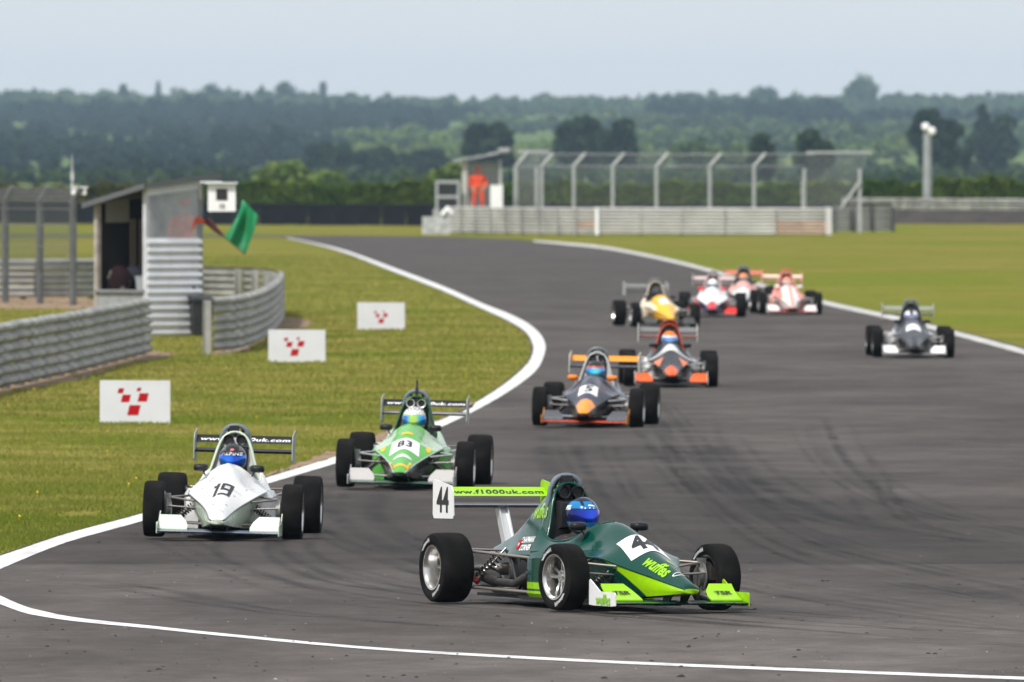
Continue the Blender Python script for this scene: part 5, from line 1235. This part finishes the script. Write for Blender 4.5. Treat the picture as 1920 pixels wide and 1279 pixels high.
    return root, h

def visor_mat(name, stops):
    m = bpy.data.materials.new(name); m.use_nodes = True; n = m.node_tree.nodes; l = m.node_tree.links; b = n['Principled BSDF']
    tc = n.new('ShaderNodeTexCoord'); sx = n.new('ShaderNodeSeparateXYZ'); l.new(tc.outputs['Object'], sx.inputs[0]); mr = n.new('ShaderNodeMapRange'); mr.inputs[1].default_value = -.13; mr.inputs[2].default_value = .13; l.new(sx.outputs[1], mr.inputs[0])
    cr = n.new('ShaderNodeValToRGB'); l.new(mr.outputs[0], cr.inputs[0])
    while len(cr.color_ramp.elements) < len(stops): cr.color_ramp.elements.new(.5)
    for e, (p, c) in zip(cr.color_ramp.elements, stops): e.position = p; e.color = (*c, 1)
    l.new(cr.outputs[0], b.inputs['Base Color']); b.inputs['Metallic'].default_value = .75; b.inputs['Roughness'].default_value = .16; b.inputs['Coat Weight'].default_value = .5
    return m
DG = (.0012, .046, .032); LIME = (.27, .54, .004); WHT = (.76, .76, .75); BLK = (.012, .012, .013)

# --- 44: dark green and lime
sp = dict(id='44', px=1199, py=1146, a=23.2, roll=-.6, steer=6, letters=True, wingtext=M_ink, label='dark green and lime racing car number 44, nearest the camera', driver='driver in blue helmet with blue mirrored visor in the dark green car',
    m_upper=paint('green_upper', DG, rough=.16, coat=.12), m_side=paint('green_side', LIME, [(DG, [(-.589, 0, -1, -.385)]), (DG, [(-1, 0, 0, .03)])], rough=.22, coat=.3), m_cover=paint('green_cover', DG, rough=.16, coat=.12),
    m_pod=paint('green_pod', DG, [(LIME, [(0, 0, -1, -.185), (0, 0, 1, .135)]), (LIME, [(0, 0, -1, -.12)])]), m_edge=paint('green_upper', DG), m_flap=paint('lime_flap', LIME), m_fend_r=paint('white_endplate', WHT), m_fend_l=paint('lime_flap', LIME), m_fwing=paint('green_fwing', DG), m_rw=paint('dark_rw', (.02, .03, .03), rough=.2), m_rwf=paint('lime_flap', LIME), m_rend_r=paint('white_endplate', WHT), m_rend_l=paint('lime_flap', LIME),
    m_helmet=paint('helmet_blue', (.004, .02, .13), [((.012, .17, .40), [(0, 0, 1, .745)]), ((.006, .010, .03), [(0, 0, 1, .800)]), ((.006, .012, .05), [(0, 0, 1, .655), (0, 0, -1, -.745), (0, 1, 0, .06)]), ((.006, .010, .03), [(0, 1, 0, .035), (0, -1, 0, -.055), (0, 0, 1, .765)]), ((.02, .22, .50), [(0, 0, -1, -.645)]), ((.65, .7, .75), [(0, 0, 1, .735), (0, 0, -1, -.752), (-1, 0, 0, 1.06)]), ((.7, .72, .75), [(0, 0, -1, -.605), (1, 0, 0, -1.06)])], rough=.15), m_visor=visor_mat('visor_blue', [(0, (.004, .008, .10)), (.30, (.006, .03, .40)), (.55, (.012, .09, .80)), (.8, (.02, .03, .5)), (1, (.35, .02, .4))]),
    m_suit=mat('suit_black_red', (.016, .015, .016), .8, c2=(.25, .015, .02), c2scale=11, c2pos=(.6, .63)), m_pylon=mat('pylon_silver', (.6, .6, .6), .4, .5), m_mirror=M_carbon, m_rod=mat('rod_bronze', (.34, .30, .26), .35, .7))
car, hel = make_car(sp)
LM = paint('lime_flap', LIME)
_HB = helmet().bvh(); _HM = mat('helmet_white_print', (.70, .73, .76), .3)
for k, y in enumerate((-.035, 0., .035)): decal(hel, 'vent_dot', onto(ellipse_patch(.006, .006, 10), (-.95, y, .752), (0, 1, 0), (-.3, 0, 1), _HB, .003), _HM)
for s in (1, -1):
    decal(hel, 'helmet_print', onto(patch([(-.035, -.012), (.03, .004), (.045, .022), (-.03, .018)], 8, 5), (-1.10, s*.12, .752), (1, 0, 0) if s < 0 else (-1, 0, 0), (0, -s*.3, 1), _HB, .003), _HM)
    decal(hel, 'helmet_print', onto(patch([(-.02, -.03), (.012, -.02), (.02, .03), (-.012, .02)], 6, 6), (-1.19, s*.10, .70), (1, 0, 0) if s < 0 else (-1, 0, 0), (0, 0, 1), _HB, .003), _HM)
    decal(hel, 'visor_pivot', onto(ellipse_patch(.014, .014, 14), (-1.075, s*.12, .70), (1, 0, 0) if s < 0 else (-1, 0, 0), (0, 0, 1), _HB, .006), mat('pivot_dark', (.01, .012, .03), .3))
decal(hel, 'helmet_print', onto(patch([(-.03, -.006), (.03, -.006), (.026, .008), (-.026, .008)], 6, 3), (-.95, .02, .777), (0, 1, 0), (-.5, 0, 1), _HB, .003), _HM)
# scuttle number panel, lettering along both nose flanks
top = (-.10, 0, .55); fwd = Vector((1, 0, -.28))
m_ = onto(patch([(-.165, -.17), (.165, -.17), (.15, .17), (-.15, .17)], 24, 18), (.09, 0, .55), (0, 1, 0), (-1, 0, .30), UP_BVH, .0035); decal(car, 'number_panel', m_, M_plate)
m_ = onto(text_mb('44', .34, .013, .15, .62, 1.0, .02), (.085, 0, .55), (0, 1, 0), (-1, 0, .30), UP_BVH, .006); decal(car, 'number', m_, M_ink)
for s in (1, -1):
    dirr = Vector((1, s*-.12, -.30)) if s < 0 else Vector((-1, .12, .30))
    m_ = onto(text_mb('wuffes', .150, .0045, .12, .92, 1.0, .02), (.50, s*.095, .36), dirr, Vector((-.16, -s*.62, .75)), UP_BVH, .004); decal(car, 'sponsor_lettering', m_, LM)
    dirr = Vector((1, 0, 0)) if s < 0 else Vector((-1, 0, 0))
    m_ = onto(text_mb('wuffes', .165, .0045, .12, .85, 1.0, .02), (-1.55, s*.17, .72), dirr, Vector((0, -s*.35, 1)), CV_BVH, .004); decal(car, 'sponsor_lettering', m_, LM)
    m_ = onto(text_mb('CHAPMANS\nCORNER', .066, .0022, .1, 1.0, 1.0, .03), (-1.66, s*.25, .475), dirr, Vector((0, -s*.35, 1)), CV_BVH, .004); decal(car, 'sponsor_lettering', m_, M_plate)
    xr_ = -1.66-.20*(1 if s < 0 else -1)
    m_ = onto(patch([(-.045, -.038), (.045, -.038), (.045, .038), (-.045, .038)], 6, 4), (xr_, s*.25, .475), dirr, Vector((0, -s*.35, 1)), CV_BVH, .004); decal(car, 'emblem', m_, M_red)
    tri = MB(); tri.add([(-.012, -.018, 0), (-.012, .018, 0), (.018, 0, 0)], [(0, 1, 2)]); m_ = onto(tri, (xr_, s*.25, .475), dirr, Vector((0, -s*.35, 1)), CV_BVH, .007); decal(car, 'emblem', m_, M_plate)
    tri = MB(); tri.add([(-.045, -.05, 0), (.045, -.05, 0), (0, .06, 0), (-.024, -.034, 0), (.024, -.034, 0), (0, .026, 0)], [(0, 1, 4, 3), (1, 2, 5, 4), (2, 0, 3, 5)]); m_ = onto(tri, (-1.40, s*.25, .53), dirr, Vector((0, -s*.35, 1)), CV_BVH, .004); decal(car, 'emblem', m_, M_plate)
el = MB(); n_ = 20
for k in range(n_):
    a, b = 2*math.pi*k/n_, 2*math.pi*(k+1)/n_
    el.add([(.055*math.cos(a), .03*math.sin(a), 0), (.055*math.cos(b), .03*math.sin(b), 0), (.047*math.cos(b), .022*math.sin(b), 0), (.047*math.cos(a), .022*math.sin(a), 0)], [(0, 1, 2, 3)])
decal(car, 'nose_badge', onto(el, (.74, 0, .3), (0, 1, 0), (-1, 0, .35), UP_BVH, .004), M_plate)
m_ = onto(text_mb('wuffes', .110, .0022, .12, .95), (.58, -.553, .095), (1, 0, 0), (0, 0, 1), None, .003); decal(car, 'sponsor_lettering', m_, mat('lime_print', (.25, .55, .01), .5))
for s in (1, -1):
    nn = Vector((.115, 0, .21)); m_ = onto(text_mb('TSR', .062, .003, .1, 1.3), (.60, s*.415, .147), (0, 1, 0), (-.21, 0, .115), None, .004); decal(car, 'sponsor_lettering', m_, M_ink)
m_ = onto(text_mb('44', .265, .007, .0, .88), (RWX+.005, -RWS-.004, .765), (1, 0, 0), (0, 0, 1), None, .003); decal(car, 'number', m_, M_ink)

# --- 19: white with pale green flanks
PG = (.50, .58, .46)
sp = dict(id='19', px=418, py=1011, a=-2.6, roll=-1.5, wingtext=M_plate, label='white racing car number 19 with pale green flanks, far left', driver='driver in black helmet with blue visor in the white car', m_upper=paint('white_upper', (.66, .66, .65), rough=.28), m_side=paint('palegreen_side', PG), m_cover=paint('white_cover', (.66, .70, .64), rough=.3), m_pod=paint('white_upper', WHT),
    m_edge=paint('grey_edge', (.08, .09, .085)), m_lip=paint('palegreen_side', PG), m_bulk=mat('bulk_grey', (.42, .43, .42), .6), m_flap=paint('palegreen_flap', (.62, .70, .56)), m_fend=paint('palegreen_side', PG), m_fwing=paint('blue_grey_wing', (.14, .17, .24)), m_rwf=M_carbon, m_rend=mat('grey_plate', (.30, .31, .30), .5), m_helmet=paint('helmet_black', (.02, .02, .022), [((.10, .10, .10), [(0, 0, 1, .77), (0, 1, 0, .06)])], rough=.2), m_visor=visor_mat('visor_sky', [(0, (.01, .10, .75)), (.35, (.02, .22, .95)), (.6, (.01, .08, .6)), (1, (.02, .2, .9))]), m_strip=M_ink, m_frame=M_steel)
car, hel = make_car(sp)
def block19(sh=.10):
    mb = MB()
    def bar(x0, z0, x1, z1):
        g = patch([(x0+z0*sh, z0), (x1+z0*sh, z0), (x1+z1*sh, z1), (x0+z1*sh, z1)], 4, max(2, int((z1-z0)/.02))); mb.add(g.v, g.f)
    bar(-.068, -.15, -.040, .15); bar(-.092, .075, -.068, .115)
    for b in ((-.020, .105, .085, .15), (-.020, .03, .008, .105), (.057, .03, .085, .105), (-.020, -.02, .085, .03), (.057, -.105, .085, -.02), (-.024, -.15, .085, -.105)): bar(*b)
    return mb
decal(car, 'number', onto(block19(), (.26, 0, .5), (0, 1, 0), (-1, 0, .33), UP_BVH, .004), M_ink)
HV = MB(); HV.loft([[hpt(a, e, 1.026) for a in np.linspace(-1.25, 1.25, 24)] for e in np.linspace(.255, .40, 4)]); HB = HV.bvh(); HH = helmet().bvh()
decal(hel, 'helmet_lettering', onto(text_mb('ALPINE', .036, .001, .1, 1.5, 1.1, .02), (-.93, 0, .742), (0, 1, 0), (0, 0, 1), HB, .002), M_plate)
decal(hel, 'helmet_badge', onto(ellipse_patch(.019, .013), (-.95, 0, .792), (0, 1, 0), (-.5, 0, 1), HH, .002), mat('badge_pink', (.6, .12, .14), .5))

for s in (1, -1):
    for (x, y) in ((.62, .06), (.30, .11), (.02, .20), (-.22, .24)): decal(car, 'fastener', onto(ellipse_patch(.009, .009, 10), (x, s*y, .5), (0, 1, 0), (-1, 0, .2), UP_BVH, .002), M_steel)
    decal(car, 'panel_seam', onto(patch([(-.002, -.17), (.002, -.17), (.002, .17), (-.002, .17)], 1, 16), (.17, s*.0+.0, .5), (1, 0, 0), (0, 1, 0), UP_BVH, .002), mat('seam_dark', (.03, .03, .03), .7)) if s > 0 else None
decal(car, 'scuff_mark', onto(patch([(-.06, -.004), (.06, -.002), (.05, .004), (-.05, .006)], 8, 2), (.80, 0, .3), (0, 1, 0), (-1, 0, .3), UP_BVH, .002), mat('scuff_grey', (.35, .34, .33), .8))
# --- 83: light green
LG = (.10, .38, .065); SLV = (.42, .46, .44)
sp = dict(id='83', px=760, py=917, a=-3.6, roll=-1.3, top='aerial', wingtext=M_plate, label='light green racing car number 83 behind the dark green one', driver='driver in chequered helmet with rainbow visor in the light green car', m_upper=paint('lightgreen_upper', LG, [((.40, .52, .38), [(0, 1, 0, .15), (-1, 0, 0, -.02), (0, 0, 1, .40)])]), m_side=paint('dark_side', (.02, .024, .022)), m_cover=paint('lightgreen_cover', (.11, .38, .07), [((.40, .55, .40), [(0, 1, 0, .15)])]), m_pod=paint('lightgreen_upper', LG), m_edge=paint('silver_edge', SLV), m_lip=paint('darkgreen_lip', (.01, .06, .02)), m_bulk=mat('bulk_green', (.006, .03, .012), .6), m_intake=mat('intake_alloy', (.5, .5, .5), .4, .5),
    m_flap=paint('silver_flap', (.42, .40, .38)), m_fend=mat('grey_plate', (.30, .31, .30)), m_fwing=paint('green_wing', (.05, .12, .08)), m_rw=paint('silver_rw', (.40, .38, .36)), m_rwf=M_carbon, m_rend=mat('grey_plate', (.30, .31, .30)), m_helmet=paint('helmet_green', (.28, .48, .16), rough=.2), m_visor=visor_mat('visor_rainbow', [(0, (.01, .02, .45)), (.22, (.01, .3, .9)), (.4, (.45, .75, .10)), (.6, (.55, .8, .12)), (.75, (.02, .55, .8)), (1, (.01, .06, .8))]), m_rod=mat('rod_silver', (.5, .5, .49), .35, .6))
car, hel = make_car(sp)
decal(car, 'number_panel', onto(patch([(-.155, -.17), (.155, -.17), (.14, .16), (-.14, .16)], 20, 14), (.20, 0, .5), (0, 1, 0), (-1, 0, .33), UP_BVH, .0035), M_plate)
decal(car, 'number', onto(text_mb('83', .235, .008, .0, .66, 1.1, .02), (.20, 0, .5), (0, 1, 0), (-1, 0, .33), UP_BVH, .006), M_ink)
YL = mat('decal_yellow', (.75, .42, .02), .5)
decal(car, 'nose_band', onto(patch([(-.12, -.03), (.12, -.03), (.09, .035), (-.09, .035)], 12, 4), (.83, 0, .28), (0, 1, 0), (-1, 0, .4), UP_BVH, .004), YL)
decal(car, 'nose_script', onto(ellipse_patch(.10, .045), (.55, 0, .38), (0, 1, 0), (-1, 0, .33), UP_BVH, .004), mat('script_pale', (.62, .72, .60), .5))
decal(car, 'yellow_sticker', onto(patch([(-.06, -.03), (.06, -.03), (.055, .03), (-.055, .03)], 8, 4), (-.10, 0, .58), (0, 1, 0), (-1, 0, .33), UP_BVH, .004), YL)
for s in (1, -1): decal(car, 'yellow_sticker', onto(ellipse_patch(.024, .06), (.08, s*.235, .45), (0, 1, 0), (-1, 0, .33), UP_BVH, .004), YL)
chk = MB()
for i in range(7):
    for j in range(10):
        if (i+j) % 2 == 0:
            a0, a1 = -1.5+.3*j, -1.5+.3*(j+1); e0, e1 = .42+.15*i, .42+.15*(i+1); chk.add([hpt(a, e, 1.008) for a, e in ((a0, e0), (a1, e0), (a1, e1), (a0, e1))], [(0, 1, 2, 3)])
wcap = MB(); wcap.loft([[hpt(a, e, 1.004) for a in np.linspace(-1.8, 1.8, 25)] for e in np.linspace(.42, 1.47, 8)])
decal(hel, 'white_cap', wcap, M_plate); decal(hel, 'black_checks', chk, M_ink)

# --- navy with orange nose
ORG = (.80, .27, .012); NV = (.030, .032, .052)
sp = dict(id='5', px=1103, py=801, a=-4.5, roll=-1.1, top='none', label='dark navy racing car with orange nose tip and orange rear wing', driver='driver in dark helmet with cyan visor in the navy car', m_upper=paint('navy_upper', NV, [(ORG, [(1, -.9, 0, .42)]), ((.02, .025, .08), [(1, -1.6, 0, .30), (-1, 0, 0, -.50), (0, -1, 0, -.055)])]), m_side=paint('navy_side', (.016, .017, .02)), m_cover=paint('pale_cover', (.42, .42, .40)), m_pod=paint('navy_upper', NV), m_bulk=mat('bulk_light', (.40, .40, .40), .6), m_lip=paint('pale_cover', (.42, .42, .40)), m_hoop=mat('hoop_dark', (.10, .125, .13), .4, coat=.3),
    m_flap=paint('grey_flap', (.08, .08, .09)), m_fend=paint('orange_plate', (.55, .22, .03)), m_fwing=paint('redorange_wing', (.70, .07, .012)), m_rw=paint('navy_rw', (.03, .03, .06)), m_rwf=paint('orange_rw', ORG), m_rend=mat('pale_plate', (.50, .52, .44), .5), m_mirror=paint('orange_mirror', (.8, .20, .01)), m_helmet=paint('helmet_dark', (.02, .02, .02), [((.45, .10, .08), [(0, 0, 1, .735), (0, 0, -1, -.765)])]), m_visor=visor_mat('visor_cyan', [(0, (.02, .08, .6)), (.35, (.05, .55, .95)), (.6, (.15, .8, .9)), (1, (.02, .15, .8))]), m_rod=MATS['rod_silver'])
car, hel = make_car(sp)
decal(car, 'number_panel', onto(patch([(-.125, -.15), (.125, -.15), (.115, .15), (-.115, .15)], 18, 12), (.14, 0, .5), (0, 1, 0), (-1, 0, .33), UP_BVH, .0035), M_plate)
decal(car, 'number', onto(text_mb('5', .30, .012, .1, .78, 1.1, .02), (.14, 0, .5), (0, 1, 0), (-1, 0, .33), UP_BVH, .006), M_ink)

# --- black, white and orange
OR2 = (.78, .10, .008)
sp = dict(id='ob', px=1257, py=726, a=.5, roll=-.8, top='none', label='black and white racing car with orange front flaps, behind the navy one', driver='driver in orange and white helmet with pale blue visor', m_upper=paint('blackorange_upper', (.68, .68, .66), [((.012, .012, .013), [(1, 0, 0, -.06)]), ((.012, .012, .013), [(-1, 0, 0, .36)]), (OR2, [(1, 0, 0, .62)]), ((.70, .20, .10), [(1, 0, 0, .10), (0, 1, 0, .0), (-1, 3.2, 0, .25)])]), m_side=paint('black_side', BLK), m_cover=paint('black_cover', (.05, .03, .026)), m_lip=paint('orange_lip', (.40, .05, .015)), m_bulk=M_carbon, m_hoop=paint('redblack_hoop', (.20, .03, .015)), m_pod=paint('white_pod', WHT),
    m_flap=paint('orange_flap', OR2), m_fend=paint('pale_endplate', (.6, .6, .58)), m_fwing=M_carbon, m_rw=paint('salmon_rw', (.60, .16, .10)), m_rwf=mat('grey_wing', (.14, .14, .14), .4), m_rend=mat('pale_plate', (.5, .5, .5)), m_helmet=paint('helmet_orange', (.72, .68, .64), [((.85, .16, .01), [(0, 0, 1, .765)])]), m_visor=visor_mat('visor_pale', [(0, (.10, .25, .65)), (.5, (.25, .42, .8)), (1, (.10, .25, .65))]), m_rod=MATS['rod_silver'])
make_car(sp)

# --- yellow
YE = (.80, .43, .012)
make_car(dict(id='ye', px=1246, py=614, a=8, roll=-1, top='none', label='yellow racing car turned slightly away, left of the far group', driver='driver in dark helmet in the yellow car', m_upper=paint('yellow_upper', YE, [((.72, .64, .46), [(0, 1, 0, .20)]), (WHT, [(1, 0, 0, -.20), (-1, 0, 0, -.10), (0, -1, 0, -.10)])]), m_side=paint('yellow_side', (.70, .36, .03), [(BLK, [(0, 0, -1, -.17)])]), m_cover=paint('cream_cover', (.62, .52, .36)), m_bulk=M_carbon, m_flap=paint('dark_flap', (.05, .05, .045)), m_rw=mat('grey_wing', (.3, .3, .3)), m_rwf=paint('silver_rw2', (.16, .16, .15)), m_rend=mat('grey_plate', (.3, .3, .3)), m_helmet=paint('helmet_dark2', (.025, .025, .025)), m_visor=visor_mat('visor_dark', [(0, (.03, .03, .04)), (1, (.05, .05, .06))]), m_rod=MATS['rod_silver']))
# --- white with red nose and blue flanks
RED = (.66, .02, .02)
make_car(dict(id='wr', px=1335, py=595, a=-1, roll=-.8, top='none', label='white racing car with red nose tip and blue flanks in the far group', driver='driver in white helmet in the white car with red nose', m_upper=paint('whitered_upper', (.78, .78, .80), [(RED, [(1, 0, 0, .52)])]), m_side=paint('blue_side', (.03, .03, .11)), m_cover=paint('whitered_cover', (.66, .42, .40)), m_pod=paint('red_pod', RED), m_bulk=mat('bulk_light', (.4, .4, .4)), m_flap=paint('red_flap', (.72, .02, .015)), m_fwing=mat('grey_wing', (.3, .3, .3)), m_rw=paint('pinkish_rw', (.55, .42, .40)), m_rwf=paint('pinkish_rw', (.55, .42, .40)), m_rend=mat('pale_plate', (.5, .5, .5)), m_helmet=paint('helmet_white', (.78, .78, .78)), m_visor=visor_mat('visor_grey', [(0, (.35, .36, .4)), (1, (.4, .42, .45))]), m_mirror=paint('red_flap', RED), m_rod=MATS['rod_silver']))
# --- salmon red, hidden between
make_car(dict(id='sr', px=1393, py=580, a=-1, roll=-.8, top='none', label='pink and grey racing car half hidden between the far white cars', driver='driver in orange and white helmet in the half hidden pink car', m_upper=paint('salmon_upper', (.70, .34, .30), [(WHT, [(1, 0, 0, .1)])]), m_side=paint('dark_side2', (.05, .05, .05)), m_cover=paint('slate_cover', (.07, .07, .085)), m_bulk=M_carbon, m_flap=paint('salmon_flap', (.65, .2, .16)), m_rw=paint('salmon_rw2', (.62, .13, .10)), m_rwf=paint('salmon_rw2', (.62, .13, .10)), m_rend=paint('salmon_rw2', (.62, .13, .10)), m_helmet=paint('helmet_orange2', (.7, .25, .08)), m_visor=MATS.get('x') or visor_mat('visor_grey2', [(0, (.2, .2, .22)), (1, (.3, .3, .3))]), m_rod=MATS['rod_silver']))
# --- white and pink-red
make_car(dict(id='pw', px=1481, py=590, a=3, roll=-.8, top='none', label='white and salmon red racing car at the right of the far group', driver='driver in salmon red helmet in the white and red car', m_upper=paint('pinkwhite_upper', (.78, .72, .70), [((.80, .24, .18), [(0, -1, 0, -.035)]), ((.80, .22, .16), [(0, 1, 0, .17), (-1, 0, 0, -.2)])]), m_side=paint('pinkwhite_side', (.74, .60, .57)), m_cover=paint('pink_cover', (.80, .36, .28)), m_bulk=paint('red_bulk', (.5, .08, .06)), m_hoop=paint('red_hoop', (.55, .10, .08)), m_flap=paint('white_flap', (.76, .74, .73)), m_fend=paint('white_flap', WHT), m_fwing=paint('red_fwing', (.60, .03, .03)), m_rw=paint('pink_rw', (.80, .42, .34)), m_rwf=paint('pink_rw2', (.80, .52, .44)), m_rend=paint('pink_rw', (.80, .42, .34)), m_helmet=paint('helmet_salmon', (.8, .26, .16)), m_visor=visor_mat('visor_white', [(0, (.6, .55, .5)), (1, (.7, .6, .55))]), m_mirror=paint('white_flap', WHT), m_rod=MATS['rod_silver']))
# --- grey
car, hel = make_car(dict(id='gr', px=1712, py=671, a=.6, roll=-.6, top='none', label='dark grey racing car with white front flaps, alone at the right', driver='driver in white and black helmet in the dark grey car', m_upper=paint('grey_upper', (.040, .042, .047), [((.012, .012, .013), [(1, 0, 0, .45), (0, -1, 0, -.06)]), ((.40, .40, .40), [(0, 1, 0, .30), (-1, 0, 0, .0)])]), m_side=paint('grey_side', (.02, .021, .02)), m_cover=paint('darkgrey_cover', (.05, .052, .058)), m_bulk=M_carbon, m_flap=paint('white_flap', WHT), m_fend=mat('grey_plate', (.3, .31, .3)), m_fwing=mat('grey_wing2', (.22, .22, .21), .5), m_rw=paint('greygreen_rw', (.22, .24, .20)), m_rwf=paint('greygreen_rw', (.22, .24, .20)), m_rend=mat('grey_plate', (.3, .31, .3)), m_pod=paint('lightgrey_pod', (.5, .5, .5)), m_helmet=paint('helmet_split', (.70, .70, .76), [(BLK, [(0, -1, 0, -.030), (0, 0, 1, .70)]), (BLK, [(0, 0, 1, .80)])]), m_visor=visor_mat('visor_lilac', [(0, (.25, .25, .42)), (.5, (.3, .3, .45)), (1, (.25, .25, .42))]), m_rod=MATS['rod_silver']))
decal(car, 'number_panel', onto(patch([(-.13, -.13), (.13, -.13), (.12, .14), (-.12, .14)], 16, 12), (-.02, 0, .5), (0, 1, 0), (-1, 0, .33), UP_BVH, .0035), M_plate)
# ------------------------------------------------------------------ the air
mb = MB(); mb.box((0, 4700, 34), (5400, 9800, 70)); hz = mb.build('haze', None); hz['kind'] = 'stuff'; hz['label'] = 'thin summer haze over the whole valley'; hz['category'] = 'haze'
hm_ = bpy.data.materials.new('haze_air'); hm_.use_nodes = True; n = hm_.node_tree.nodes; l = hm_.node_tree.links
n.remove(n['Principled BSDF']); pv = n.new('ShaderNodeVolumePrincipled'); pv.inputs['Color'].default_value = (.60, .82, 1.0, 1); pv.inputs['Density'].default_value = HAZE; pv.inputs['Anisotropy'].default_value = .2
l.new(pv.outputs[0], n['Material Output'].inputs['Volume'])
hz.data.materials.append(hm_)
